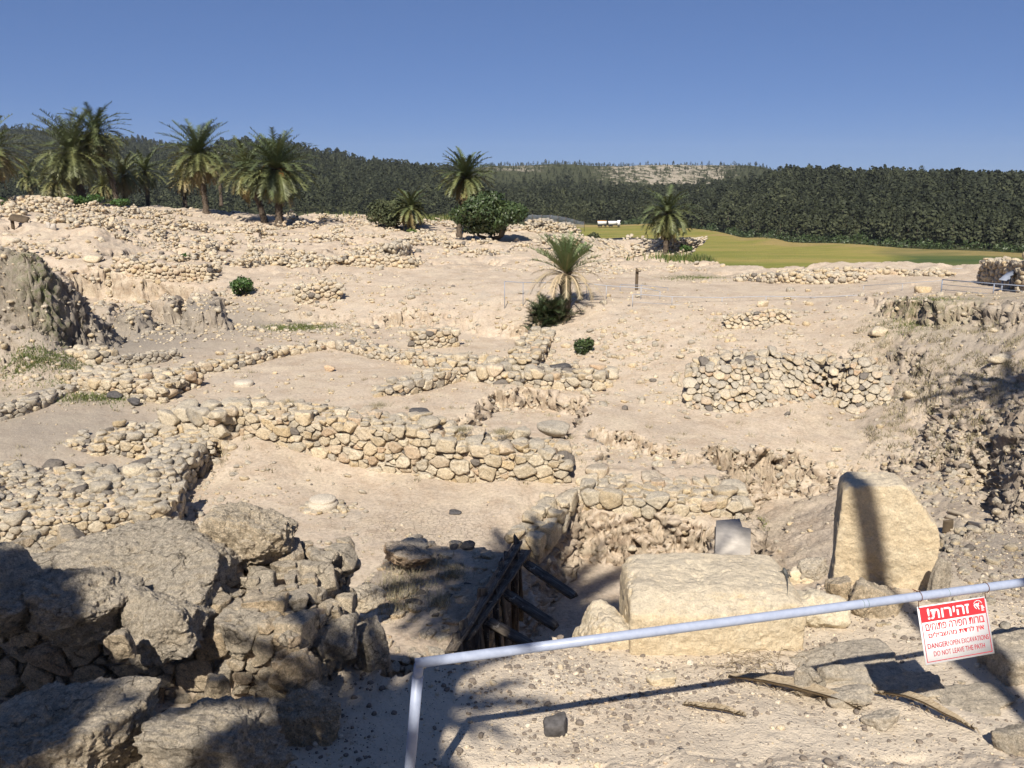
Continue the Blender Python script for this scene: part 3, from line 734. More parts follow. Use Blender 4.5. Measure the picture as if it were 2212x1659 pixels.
# walls in the left middle ground that run towards the big wall
rubble_wall('rubble_wall', 'broad crumbling wall of grey rubble running left from the big wall corner', Pz(-6.9, (125, 985), (200, 1003), (255, 1000), (330, 1003), (400, 1012), (462, 1010)),
            1.8, 0.55, 0.035, 0.2, seed=13, ctop=0.2, jag=0.9, z0=-6.92, sub=2, tries=12000, tint=(0.10, 0.72), mixdark=0.04, hfun=lambda u: np.interp(u, [0, .2, .5, 1], [.6, .8, 1, 1.25]))
rubble_wall('rubble_wall', 'shaded wall flank running from the big wall corner down to the left room', Pz(-7.0, (312, 1108), (352, 1088), (400, 1068), (440, 1032), (468, 1000)),
            1.1, 0.72, 0.08, 0.24, seed=14, z0=-7.0, sub=2, tries=6000, tint=(0.07, 0.5), mixdark=0.08)
rubble_wall('rubble_wall', 'scattered low row of rounded stones at the left edge below the grey floor', Pz(-6.75, (-80, 1050), (20, 1062), (110, 1045), (180, 1058), (270, 1066)),
            1.1, 0.26, 0.05, 0.22, seed=15, z0=-6.82, sub=2, tries=3000, tint=(0.15, .8), jag=0.7)
rubble_wall('rubble_wall', 'wide rubble platform of small stones with a stepped right end', Pz(-7.0, (-150, 1205), (60, 1195), (180, 1185), (290, 1172), (372, 1162)),
            2.6, 0.66, 0.03, 0.19, seed=16, ctop=0.2, jag=1.0, nz=(0.1, 0.2), z0=-7.0, sub=2, tries=36000, tint=(0.10, 0.9), mixdark=0.03, overlap=0.85)
rubble_wall('rubble_wall', 'end face of the rubble platform with large rounded blocks', Pz(-7.0, (310, 1178), (362, 1172), (392, 1140), (405, 1112)),
            0.7, 0.74, 0.08, 0.2, seed=17, z0=-7.0, sub=3, tries=2500, tint=(0.12, .7))
# low wall above the deep pit
rubble_wall('rubble_wall', 'low wall of big weathered blocks along the rim of the deep pit', [(a_, b_ + 0.28) for a_, b_ in Pz(-6.95, (1248, 1078), (1390, 1100), (1500, 1108), (1612, 1104))],
            1.5, 0.22, 0.08, 0.32, seed=18, z0=-7.08, ctop=0.2, sub=3, tries=6000, tint=(0.33, .95), jag=0.3, mixdark=0.0)
rubble_wall('rubble_wall', 'pale ledge of flat blocks on the left rim of the deep pit', Pz(-6.95, (1165, 1180), (1205, 1135), (1240, 1085)),
            0.6, 0.16, 0.1, 0.3, seed=19, z0=-7.0, sub=3, tries=900, tint=(0.4, .8), mixdark=0)
# stacked wall on the slope to the right
rubble_wall('rubble_wall', 'sloping retaining wall of stacked rounded stones in front of the right bank', GP((1482, 885), (1560, 893), (1700, 885), (1800, 880), (1925, 884)),
            1.6, 1.1, 0.06, 0.19, seed=20, sub=2, tries=16000, z0=-6.55, lean=0.95, tint=(0.07, 1.0), mixdark=0.03, jag=0.9, hfun=lambda u: np.interp(u, [0, .12, .6, .68, .8, .92, 1], [.85, 1.05, 1.0, 1.25, 1.1, .8, .3]), core=False)
rubble_wall('rubble_wall', 'small patch of stone facing high on the right bank', GP((1570, 712), (1640, 706), (1705, 700)),
            0.5, 0.42, 0.07, 0.14, seed=21, sub=2, tries=1500, lean=0.5, tint=(0.3, 1), core=False)
# ------------------------------------------------------------------ loose stones scattered over the ground (uncountable: stuff)
LIB = {}
for sub in (0, 1, 2):
    rg = np.random.default_rng(77 + sub)
    LIB[sub] = [loose_rock(rg, (1, rg.uniform(0.7, 1), rg.uniform(0.45, 0.8)), sub, 8, 8, 0.08 if sub else 0.0) for _ in range(10)]
def scatter(name, label, xs, ys, rad, tint, sub, mat='rock', dz=None, sink=0.25, rng=None, cat=None, kind='stuff'):
    rng = rng or np.random.default_rng(5)
    n = len(xs); z = H(xs, ys) + (0 if dz is None else dz)
    which = rng.integers(0, 10, n); ang = rng.uniform(0, 2*math.pi, n); tl = rng.normal(0, 0.25, n)
    Vs = []; Fs = []; Ts = []; off = 0
    for k in range(10):
        m = which == k
        if not m.any(): continue
        V0, F0 = LIB[sub][k]; c = np.cos(ang[m])[:, None]; s = np.sin(ang[m])[:, None]
        r = rad[m][:, None]; ct = np.cos(tl[m])[:, None]; st = np.sin(tl[m])[:, None]
        X0 = V0[None, :, 0]*ct - V0[None, :, 2]*st; Z0 = V0[None, :, 0]*st + V0[None, :, 2]*ct; Y0 = V0[None, :, 1] + 0*ct
        X = (X0*c - Y0*s)*r + xs[m][:, None]; Y = (X0*s + Y0*c)*r + ys[m][:, None]; Z = Z0*r + z[m][:, None] + r*0.5*(1 - 2*sink)
        V = np.stack([X, Y, Z], -1).reshape(-1, 3); nv = len(V0)
        F = (F0[None] + (np.arange(m.sum())*nv)[:, None, None]).reshape(-1, 3) + off; off += len(V)
        Vs.append(V); Fs.append(F); Ts.append(np.repeat(tint[m], nv))
    o = link(name, new_mesh(name, np.concatenate(Vs), np.concatenate(Fs), [M[mat]], sub > 0, dict(tint=np.concatenate(Ts))))
    return tag(o, label, cat, None, kind)
def polar_pts(rng, n, a0, a1, r0, r1, power=1.0):
    a = rng.uniform(a0, a1, n); u = rng.uniform(0, 1, n)
    r = (r0**power + u*(r1**power - r0**power))**(1/power)
    return r*np.sin(a), r*np.cos(a)
def sizes(rng, n, lo, hi, k=2.2):
    u = rng.uniform(0, 1, n); return lo * (1 - u*(1 - (lo/hi)**k))**(-1/k)
def tints(rng, n, dark=0.1, lo=0.07, hi=1.0):
    t = rng.uniform(lo, hi, n); t[rng.uniform(0, 1, n) < dark] = 0.02; return t
def keep(m, *arrs): return [a[m] for a in arrs]

rg = np.random.default_rng(21)
# gravel on the near terrace
x, y = polar_pts(rg, 90000, -0.62, 0.80, 3.4, 10.5, 1.4)
nzv = near_z(x, y); m = np.abs(H(x, y) - nzv) < 0.25
dens = 0.5 + 0.9*fb2(x, y, 0.8, 3); m &= rg.uniform(0, 1, len(x)) < np.clip(dens, 0.12, 1); x, y = keep(m, x, y)
r = sizes(rg, len(x), 0.0045, 0.030, 2.1)
t_ = tints(rg, len(x), 0.0, 0.36, 0.95); t_[rg.uniform(0, 1, len(x)) < np.where(r > 0.011, 0.72, 0.42)] = 0.02
sml = r < 0.010
scatter('gravel', 'fine grey and white gravel strewn over the near terrace', x[sml], y[sml], r[sml], t_[sml], 0, 'gravel', rng=rg)
scatter('gravel', 'dark and pale pebbles lying on the near terrace', x[~sml], y[~sml], r[~sml], t_[~sml], 1, 'gravel', rng=rg)
# chips on the room floors and slopes
x, y = polar_pts(rg, 42000, -0.66, 0.66, 10, 42, 1.0)
d_ = fb2(x, y, 0.5, 3) + 0.4*fb2(x, y, 2.0, 2); sl_ = np.abs(H(x, y+0.25) - H(x, y-0.25))*2
m = rg.uniform(0, 1, len(x)) < np.clip(0.02 + 0.36*d_ + 0.4*sl_, 0.015, 1); x, y, sl_ = keep(m, x, y, sl_)
r = sizes(rg, len(x), 0.016, 0.15, 2.4) * (0.75 + 0.6*np.clip(sl_*2, 0, 1))
t_ = tints(rg, len(x), 0.03, 0.30, 0.95)
b = r > 0.055
scatter('rubble', 'small pale chips littering the floors and slopes of the dig', x[~b], y[~b], r[~b], t_[~b], 0, rng=rg)
scatter('rubble', 'fist sized stones littering the floors and slopes of the dig', x[b], y[b], r[b], t_[b], 1, rng=rg)
# stonier ground: right-hand spoil slope, left edge, back bank
XS = []; YS = []; RS = []
def patch(px, py, rx, ry, n, lo, hi):
    c = G(px, py); x = c[0] + rg.normal(0, rx, n); y = c[1] + rg.normal(0, ry, n); n = int(n*0.75); x, y = x[:n], y[:n]; XS.append(x); YS.append(y); RS.append(sizes(rg, n, lo, hi, 2.0))
patch(2170, 980, 1.4, 1.8, 1300, 0.02, 0.13); patch(2150, 860, 2.0, 1.6, 250, 0.02, 0.1); patch(2100, 1000, 1.0, 1.0, 200, 0.02, 0.12)
patch(2150, 1230, 1.0, 0.9, 900, 0.015, 0.07); patch(1440, 760, 2.5, 2.0, 400, 0.04, 0.2); patch(1650, 850, 3.0, 0.8, 350, 0.05, 0.17)
patch(60, 790, 3.5, 1.5, 900, 0.03, 0.14); patch(330, 700, 4, 3, 900, 0.04, 0.2); patch(680, 720, 4, 1.2, 350, 0.05, 0.22)
patch(600, 640, 5, 1.5, 500, 0.05, 0.22); patch(950, 690, 5, 1.2, 400, 0.05, 0.2); patch(1210, 780, 2.0, 1.5, 300, 0.05, 0.22)
patch(1500, 700, 4, 2, 420, 0.04, 0.2); patch(1850, 700, 2.5, 1.5, 200, 0.04, 0.14); patch(1980, 1060, 1.2, .6, 160, .04, .14); patch(1650, 1000, 3, .4, 160, .03, .12)
patch(250, 1060, 2.2, 1.0, 500, 0.03, 0.14); patch(150, 1120, 2.6, 1.0, 500, 0.03, 0.12); patch(720, 1100, .3, .25, 70, .03, .1); patch(1330, 990, 1.5, .5, 200, .03, .13)
patch(300, 860, 2, .7, 160, .03, .12); patch(1000, 845, 3, .8, 160, .03, .12); patch(860, 1180, .8, .5, 120, .02, .09)
x = np.concatenate(XS); y = np.concatenate(YS); r = np.concatenate(RS)
scatter('rubble', 'grey tumbled stones heaped on the banks and spoil slopes', x, y, r, tints(rg, len(x), 0.02, 0.10, 0.85), 1, rng=rg)

# stones stuck in the cut banks
rgk = np.random.default_rng(91); k_ = rgk.choice(len(STEEP), min(4600, len(STEEP)), replace=False); S3 = STEEP[k_]
rr_ = sizes(rgk, len(S3), 0.02, 0.15, 2.0)
scatter('rubble', 'stones bedded in the cut earth banks of the excavation', S3[:, 0], S3[:, 1], rr_, tints(rgk, len(S3), 0.02, .15, .9), 1, dz=S3[:, 2] - H(S3[:, 0], S3[:, 1]), sink=0.5, rng=rgk)

# the far plateau: rows and heaps of stones of the unexcavated-looking ruins
rg = np.random.default_rng(33)
XS = []; YS = []; RS = []; DZ = []
x, y = polar_pts(rg, 30000, -0.62, 0.30, 42, 93, 1.0)
d_ = fb2(x*0.6, y, 0.22, 4, 0.6); m = (rg.uniform(0, 1, len(x)) < np.clip(0.04 + 1.1*(d_ - 0.08), 0.01, 1)) & (np.hypot(x, y) < edge_r(np.arctan2(x, y)) + 1); x, y = keep(m, x, y)
XS.append(x); YS.append(y); RS.append(sizes(rg, len(x), 0.055, 0.25, 2.2)); DZ.append(np.zeros(len(x)))
th0 = math.radians(17)
for k in range(120):
    a = rg.uniform(-0.60, 0.22); D = rg.uniform(46, 88)
    if D > edge_r(a) - 3: continue
    cx, cy = D*math.sin(a), D*math.cos(a)
    if abs(a) < 0.14 and D < 70 and rg.random() < 0.75: continue
    th = th0 + (0 if rg.random() < 0.62 else math.pi/2) + rg.normal(0, 0.08); L = rg.uniform(2.5, 9); wd = rg.uniform(0.5, 0.9); hh = rg.uniform(0.1, 0.65)
    n = int(L*wd*(8 + hh*46)); s = rg.uniform(-L/2, L/2, n); w = rg.uniform(-wd/2, wd/2, n)
    XS.append(cx + s*math.cos(th) - w*math.sin(th)); YS.append(cy + s*math.sin(th) + w*math.cos(th)); RS.append(sizes(rg, n, 0.08, 0.22, 1.8))
    DZ.append(rg.uniform(0, hh, n) * (0.6 + 0.4*np.sin(s*1.3 + k)))
x = np.concatenate(XS); y = np.concatenate(YS); r = np.concatenate(RS); dz = np.concatenate(DZ)
scatter('rubble', 'countless pale stones and crumbled ruins covering the far plateau', x, y, r, tints(rg, len(x), 0.03, 0.2, 0.95), 1, dz=dz, rng=rg)

# distinct ruined walls further back
fw = dict(sub=1, tries=3500, core=True)
rubble_wall('ruined_wall', 'thin wall of yellowish courses in the bank below the plateau, left of the pits', GP((245, 612), (350, 610), (455, 606)), 0.6, 0.75, 0.09, 0.2, seed=31, tint=(.4, 1), **fw)
rubble_wall('ruined_wall', 'short stepped wall facing below the curved path in front of the palm pair', GP((735, 572), (800, 578), (890, 580)), 0.8, 0.55, 0.1, 0.22, seed=35, tint=(.3, .95), **fw)
rubble_wall('ruined_wall', 'stone facing set into the bank left of the middle', GP((640, 660), (690, 655), (735, 650)), 0.5, 0.8, 0.09, 0.2, seed=36, tint=(.3, .9), **fw)
rubble_wall('ruined_wall', 'long stony rampart under the lone palm beside the wheat field', GP((1285, 546), (1370, 548), (1425, 549)), 3.0, 0.85, 0.08, 0.2, seed=37, tint=(.3, .95), sub=1, tries=15000, lean=1.6, jag=1.2, overlap=0.9)
rubble_wall('ruined_wall', 'low jagged wall with a shadowed gap along the right edge of the site', GP((1590, 604), (1700, 612), (1790, 614), (1870, 612)), 0.8, 0.45, 0.08, 0.2, seed=38, tint=(.25, .9), sub=1, tries=4500, hfun=lambda u: np.interp(u, [0, .25, .5, .52, .75, 1], [.5, .8, 1, .5, 1, .8]))
rubble_wall('ruined_wall', 'pale row of stones crowning the right edge above the wheat', GP((1690, 597), (1820, 595), (1950, 596), (2040, 600)), 0.8, 0.25, 0.08, 0.22, seed=39, tint=(.35, .95), **fw)
rubble_wall('ruined_wall', 'stone wall with a shaded face behind the slanted information panel', GP((2108, 610), (2150, 618), (2195, 628)), 0.9, 0.95, 0.08, 0.2, seed=40, tint=(.2, .8), **fw)
rubble_wall('ruined_wall', 'bright yellow masonry corner at the far right edge', GP((2193, 632), (2260, 634), (2330, 640)), 1.5, 1.4, 0.10, 0.22, seed=41, tint=(.5, 1), **fw)
rubble_wall('ruined_wall', 'rounded stony knoll crest with wire mesh along its top', [PD(1135, 480, 74)[:2], PD(1190, 482, 73)[:2], PD(1240, 487, 72)[:2]], 3.0, 0.7, 0.1, 0.24, seed=42, tint=(.3, .9), **{**fw, 'core': False})
rubble_wall('ruined_wall', 'low stony bank at the left skyline behind the palms', GP((20, 446), (90, 448), (160, 450)), 1.4, 0.7, 0.12, 0.26, seed=43, tint=(.4, 1), **fw)
rubble_wall('ruined_wall', 'tumbled dark wall corner below the two small palms', GP((855, 560), (880, 556), (890, 548)), 1.0, 0.8, 0.12, 0.25, seed=44, tint=(.07, .5), **fw)

ICO[6] = ico(6)
# ------------------------------------------------------------------ foreground wall and its boulders
NB = 'rock_near'
rubble_wall('foreground_wall', 'near wall of rough boulders in deep shade at the lower left', [(P(-250, 1600, -3.6)[0], P(-250, 1600, -3.6)[1] + .25), (P(150, 1620, -3.6)[0], P(150, 1620, -3.6)[1] + .3), (P(400, 1630, -3.6)[0], P(400, 1630, -3.6)[1] + .3), (P(540, 1620, -3.6)[0], P(540, 1620, -3.6)[1] + .2), P(640, 1600, -3.6), P(722, 1500, -3.6), P(772, 1420, -3.6), P(775, 1370, -3.6)],
            1.5, 0.92, 0.03, 0.16, seed=51, sub=4, p=17, nz=(0.03, 0.07), tries=14000, mat=NB, z0=-3.68, hfun=lambda u: np.interp(u, [0, .45, .62, .8, .92, 1], [.85, .85, .9, .85, .58, .35]), tint=(0.25, 0.95), squash=1.15, mixdark=0.0)
def boulder(label, px, py, w, h, D, seed, depth=None, tint=0.3, p=9, rough=0.10, faces=10, sub=5, name='boulder', rot=0, group='boulders of the near wall', cat='boulder', mat=NB):
    """px,py = middle of the boulder as seen"""
    q = np.array(PD(px, py, D)); dist = np.linalg.norm(q); sc = dist/K
    rng = np.random.default_rng(900 + seed)
    hw, hh = w*sc/2, h*sc/2; hd = (depth or w*0.8)*sc/2
    V, F = loose_rock(rng, (hw, hd, hh), 6 if (sub == 5 and w > 120) else sub, p*2.2, faces-1, rough*0.9, 2.4)
    dn_ = V / (np.linalg.norm(V, axis=1)[:, None] + 1e-9); am = min(1.0, hw/0.35)
    rg1 = fb3(V*4.2 + seed*3, 1.0, 4, 0.62); rg2 = fb3(V*15 + seed, 1.0, 4, 0.68)
    V = V + dn_*(am*(0.030*(0.5 - np.abs(rg1)*1.8) + 0.016*rg2 - 0.02*np.clip(fb3(V*8 - seed, 1.0, 2, 0.5) - 0.3, 0, 1)))[:, None]
    e = np.array([V[:, 0].max()-V[:, 0].min(), V[:, 1].max()-V[:, 1].min(), V[:, 2].max()-V[:, 2].min()]) / 2
    V = (V - [(V[:, 0].max()+V[:, 0].min())/2, (V[:, 1].max()+V[:, 1].min())/2, (V[:, 2].max()+V[:, 2].min())/2]) * (np.array([hw, hd, hh]) / e)
    c, s = math.cos(rot), math.sin(rot); V = np.stack([V[:, 0]*c - V[:, 2]*s, V[:, 1], V[:, 0]*s + V[:, 2]*c], 1)
    V = V + q
    return thing_mesh(name, V, F, [M[mat]], (q[0], q[1], V[:, 2].min()), label, cat, group, 'thing', smooth=True, attrs=dict(tint=np.full(len(V), tint)))
boulder('huge flat grey slab topping the near wall', 290, 1262, 400, 175, 5.85, 1, depth=330, tint=0.28, p=10, rough=0.08, faces=7, rot=0.10)
boulder('upright grey pitted boulder perched highest on the near wall', 533, 1182, 200, 185, 6.35, 2, depth=150, tint=0.45, p=10, rough=0.11, faces=9)
boulder('sandy speckled block wedged between the flat slab and the upright boulder', 430, 1205, 150, 90, 6.75, 3, tint=0.65, p=12)
boulder('squarish boulder right below the upright one', 640, 1262, 85, 90, 6.1, 4, tint=0.4)
boulder('brown jagged boulder under the flat slab front edge', 175, 1325, 180, 160, 5.05, 5, tint=0.22, rough=0.14, depth=180)
boulder('rough lichen covered boulder at the left picture edge', 10, 1300, 170, 165, 5.0, 6, tint=0.2, rough=0.14, depth=200)
boulder('grey crusty boulder hanging below the middle of the flat slab', 350, 1345, 180, 140, 5.1, 7, tint=0.2, rough=0.14, depth=170)
boulder('sunlit grey boulder with a pointed top at the bottom edge', 487, 1625, 275, 190, 4.0, 8, depth=200, tint=0.3, rough=0.12, faces=9)
boulder('large brown slab half in shade in the bottom left corner', 110, 1625, 320, 190, 3.9, 9, depth=260, tint=0.42, rough=0.07, rot=-0.1)
boulder('long tan slab leaning at the wall foot near the bottom', 655, 1590, 150, 190, 4.75, 10, depth=90, tint=0.62, rough=0.09, rot=-0.5, p=12)
boulder('broad flat-faced tan stone in the sunlit right end of the wall', 632, 1455, 95, 100, 5.0, 11, tint=0.62, p=13, depth=60)
boulder('grey square stone halfway down the sunlit wall end', 525, 1372, 110, 85, 5.25, 12, tint=0.3, p=13, depth=80)
boulder('light brown stone near the top of the sunlit wall end', 578, 1315, 90, 70, 5.5, 13, tint=0.6, depth=70)
boulder('round grey stone at the outer corner of the wall end', 722, 1382, 95, 85, 5.5, 14, tint=0.32, p=10)
boulder('grey stone on the outer shoulder of the wall end', 700, 1318, 70, 60, 5.9, 15, tint=0.34)
boulder('dark boulder standing free beside the wall end', 800, 1405, 85, 130, 5.75, 16, tint=0.25, depth=80)
boulder('small white stone jutting from the dark wall face', 262, 1390, 52, 60, 4.62, 17, tint=0.5, p=12, sub=4)
boulder('thin white wedge stone in the sunlit wall end', 655, 1510, 105, 35, 4.9, 18, tint=0.5, p=14, sub=4, rot=0.45)
boulder('small bright stone leaning on the wall shoulder', 724, 1332, 32, 42, 5.62, 19, tint=0.5, p=14, sub=4, rot=0.4)
boulder('pale double-humped stone low in the wall face', 590, 1535, 90, 60, 4.8, 20, tint=0.55, sub=4)
boulder('ochre stone column lit by the sun in the shaded wall', 470, 1510, 55, 115, 4.7, 21, tint=0.7, sub=4)
boulder('flat rock crossing the bottom edge below the wall foot', 760, 1660, 170, 40, 4.55, 22, tint=0.45, sub=4)
# planks pit wall on the left
rubble_wall('rubble_wall', 'brown overgrown wall top beside the wooden shoring planks', [P(950, 1450, -5.9), P(1035, 1310, -5.9), P(1112, 1188, -5.9)],
            1.9, 1.10, 0.035, 0.15, seed=52, sub=3, tries=16000, ctop=0.1, z0=-7.0, tint=(0.3, 1.0), mixdark=0.08, squash=1.5, mat='rock_near')
boulder('orange tinged flat stone on the overgrown wall top', 880, 1200, 110, 40, 12.4, 31, tint=0.97, sub=4, group=None, cat='stone', name='stone')
boulder('dark grey flat stone on the far corner of the overgrown wall', 880, 1188, 90, 30, 12.7, 32, tint=0.15, sub=4, group=None, cat='stone', name='stone')
boulder('round pale rock at the left corner of the overgrown wall', 790, 1290, 80, 50, 10.6, 33, tint=0.4, sub=4, group=None, cat='stone', name='stone')

# ------------------------------------------------------------------ big limestone blocks on the near terrace
def shaped_block(name, label, center, planes, size, p=14, rough=0.03, yaw=0.0, sub=5, tint=0.6, mat='block', pits=0.035, cat='stone block', group=None, seed=0):
    V, F = ICO[sub]
    N = np.array([pl[0] for pl in planes], float); N /= np.linalg.norm(N, axis=1)[:, None]; d = np.array([pl[1] for pl in planes], float)
    r = cell_radius(V, N, d, p); W = V * r[:, None]
    S = np.array(size); W = W * S
    L = S.max()
    k = fb3(W/L*2.2 + seed*7.7, 1.0, 4, 0.55)
    pit = np.clip(fb3(W*9 + seed*3.1, 1.0, 3, 0.6) - 0.25, 0, 1)
    dirn = W / np.linalg.norm(W, axis=1)[:, None]
    W = W + dirn * (rough*L*k)[:, None] - dirn * (pits*pit)[:, None]
    c, s = math.cos(yaw), math.sin(yaw)
    W = np.stack([W[:, 0]*c - W[:, 1]*s, W[:, 0]*s + W[:, 1]*c, W[:, 2]], 1) + np.array(center)
    return thing_mesh(name, W, F, [M[mat]], (center[0], center[1], W[:, 2].min()), label, cat, group, 'thing', smooth=True, attrs=dict(tint=np.full(len(W), tint)))
BOX = [((1,0,0),1),((-1,0,0),1),((0,1,0),1),((0,-1,0),1),((0,0,1),1),((0,0,-1),1)]
big_block = shaped_block('limestone_block', 'largest rectangular limestone block, cream coloured with pock marks, behind the handrail',
    (1.545, 6.22, -3.46), BOX + [((0,-0.6,1),1.15), ((1,0,1),1.28), ((-1,0,1),1.32), ((0.3,-1,0.1),1.05)], (0.655, 0.44, 0.46), p=34, rough=0.032, sub=6, tint=0.6, seed=1, yaw=-0.03)
shaped_block('limestone_block', 'rough cream boulder just left of the largest block', (0.735, 6.15, -3.6), BOX + [((-1,0,0.7),0.8), ((0.7,0.2,1),0.95)], (0.27, 0.25, 0.34), p=9, rough=0.10, tint=0.6, seed=2)
shaped_block('limestone_block', 'tall standing slab of yellow limestone with a slanting top', (3.33, 7.25, -3.38),
    [((-1,0,0.02),0.86),((1,0,0),0.86),((0,1,0),1),((0,-1,0),1),((-0.05,0,1),0.95),((0.52,0,0.855),0.90),((0,0,-1),1),((-0.6,0,1),1.2)], (0.485, 0.21, 0.86), p=26, rough=0.035, yaw=-0.26, sub=6, tint=0.62, seed=3, pits=0.03)
shaped_block('limestone_block', 'grey slab leaning behind the standing stone', (3.62, 7.60, -3.78), [((-1,0,0),1),((1,0,0),1),((0,1,0),1),((0,-1,0),1),((0.5,0,1),0.95),((0,0,-1),1)], (0.34, 0.10, 0.66), p=13, rough=0.04, yaw=-0.2, tint=0.3, mat='rock_near', seed=4)
def gz(x, y, d=0): return h1(x, y) + d
for i, (lb, px, py, w, h, dp, tn, rt, mt) in enumerate([
  ('egg shaped tan boulder leaning before the standing stone', 1810, 1282, 66, 78, 50, .6, -0.5, 'rock_near'),
  ('long rounded boulder at the foot of the standing stone', 1880, 1300, 110, 80, 70, .5, -0.4, 'rock_near'),
  ('pale boulder joined to the right end of the largest block', 1760, 1318, 110, 90, 110, .45, -0.2, 'block'),
  ('small brown rock in shade left of the standing stone', 1755, 1230, 70, 50, 60, .3, 0, 'rock_near'),
  ('small cream rock at the upper right of the largest block', 1728, 1245, 50, 36, 40, .6, 0, 'block'),
  ('broad flat grey rock that catches the shadow of the sign', 1835, 1442, 215, 50, 170, .45, 0.1, 'buried'),
  ('cracked tan rock below the sign', 1965, 1492, 130, 34, 110, .55, 0.1, 'buried'),
  ('large rock at the right edge beside the sign', 2215, 1425, 150, 95, 150, .55, 0.1, 'buried'),
  ('yellowish rock in the ground right of the sign', 2110, 1517, 140, 30, 110, .65, 0.1, 'buried'),
  ('dark purple stone standing next to the dry frond', 1745, 1478, 60, 70, 40, .10, 0.1, 'rock_near'),
  ('sandy angular stone above the dry frond', 1795, 1458, 70, 42, 50, .5, 0.3, 'buried'),
  ('rough stone lying across the tip of the dry frond', 1835, 1510, 95, 42, 60, .45, 0.3, 'buried'),
  ('flat brown stone below the dry fronds', 1905, 1560, 70, 40, 40, .4, 0.3, 'buried'),
  ('brown stone cut off by the right edge low down', 2195, 1600, 80, 60, 60, .2, 0.3, 'rock_near'),
  ('buried cream stone left of the dry frond', 1428, 1468, 60, 30, 40, .6, 0.1, 'block'),
  ('small dark rock in the gap behind the standing stone', 2028, 1262, 40, 110, 30, .12, 0.0, 'rock_near'),
 ]):
    th = math.atan2(py - CY, K) + PITCH
    q = G(px, py + h*0.35); boulder(lb, px, py, w, h, q[1] + dp*0.25*q[1]/K, 60 + i, depth=dp, tint=tn, rot=rt, name='stone', group=None, cat='stone', sub=4, mat=mt, p=10)
bs = stone('basalt_stone', 'dark squarish basalt stone on the gravel near the bottom', 1202, 1592, 52, 52, 40, seed=80, sub=4, mat='basalt', p=12, sinkf=0.4)
for lb, px, py, w, h, mt, tn in [
  ('dark block of basalt on the left room floor', 290, 878, 26, 20, 'basalt', 0), ('flat dark basalt slab beside the left doorway wall', 247, 862, 30, 16, 'basalt', 0),
  ('reddish square stone on the upper room floor', 711, 802, 26, 15, 'rock', .98), ('long dark basalt beam lying in the broken boulder row', 1210, 800, 55, 14, 'basalt', 0),
  ('dark flat basalt slab behind the big wall', 905, 897, 55, 14, 'basalt', 0), ('square tan stone on the slope at the right end of the path', 1545+500-190, 728, 0, 0, '', 0),
  ('pale angular boulder high on the right slope', 1902, 727, 38, 22, 'rock', .5), ('round pale boulder in front of the path railing', 1648, 663, 24, 16, 'rock', .5),
  ('ochre boulder on the path edge above the cliff', 1998, 632, 30, 16, 'rock', .6), ('lone cream stone on the floor below the stacked wall', 1806, 976, 20, 14, 'rock', .5),
  ('pale boulder above the right spoil slope', 1965, 862, 24, 20, 'rock', .5), ('brown boulder hanging in the right cliff', 2163, 785, 38, 20, 'rock', .45),
  ('large round boulder in the row by the upper room', 1042, 800, 34, 40, 'rock', .62), ('long round boulder at the foot of the mound', 196, 655-88, 36, 16, 'rock', .5),
  ('brown rounded lump of earth and stone beside the sunk trench', 1198, 948, 75, 36, 'rock', .3), ('dark stone set in the cracked floor', 985, 1112, 30, 7, 'basalt', 0),
  ('orange boulder on the low wall behind the upper room', 965, 745, 34, 20, 'rock', .75)]:
    if w: stone('stone', lb, px, py, w, h, seed=100 + px, mat=mt, tint=tn, sub=3, p=11)
# ------------------------------------------------------------------ plants
def leafmat(name, c0, c1, c2=None, attr='age', rough=0.75, trans=0.0, sp=0.25):
    t = NT(name); a = t.attr(attr)
    stops = [(0.0, c0), (0.55, c1)] + ([(1.0, c2)] if c2 else [])
    c = t.ramp(a, stops); n = t.noise(1.3, 3, 0.6)
    c = t.mix(1.0, c, t.ramp(n, [(0.3, 0.75), (0.7, 1.25)]), 'MULTIPLY')
    t.b.inputs['Specular IOR Level'].default_value = sp
    return t.done(c, rough=rough)
M['frond'] = leafmat('palm_frond', (0.075, 0.10, 0.042), (0.145, 0.15, 0.055), (0.28, 0.20, 0.095), rough=0.5, sp=0.45)
M['frond_young'] = leafmat('young_palm_frond', (0.10, 0.155, 0.055), (0.17, 0.18, 0.08), (0.50, 0.39, 0.25), rough=0.5, sp=0.4)
M['bark'] = flatmat('palm_bark', (0.105, 0.082, 0.062), 0.95, 0.5, 9)
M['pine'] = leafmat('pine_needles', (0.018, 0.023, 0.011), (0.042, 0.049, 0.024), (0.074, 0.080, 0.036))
M['carob'] = leafmat('carob_leaves', (0.026, 0.045, 0.014), (0.055, 0.082, 0.028), (0.10, 0.125, 0.045), rough=0.5, sp=0.4)
M['olive'] = leafmat('olive_leaves', (0.035, 0.045, 0.02), (0.075, 0.085, 0.042), (0.13, 0.13, 0.07))
M['shrub'] = leafmat('shrub_leaves', (0.03, 0.07, 0.016), (0.065, 0.12, 0.03), (0.12, 0.17, 0.05), rough=0.5, sp=0.4)
M['drygrass'] = leafmat('dry_grass', (0.20, 0.185, 0.11), (0.27, 0.235, 0.15), (0.38, 0.31, 0.20))
M['grass'] = leafmat('green_grass', (0.06, 0.095, 0.025), (0.11, 0.14, 0.04), (0.22, 0.20, 0.08))
M['wood'] = flatmat('pine_bark', (0.095, 0.078, 0.06), 0.95, 0.4, 3)

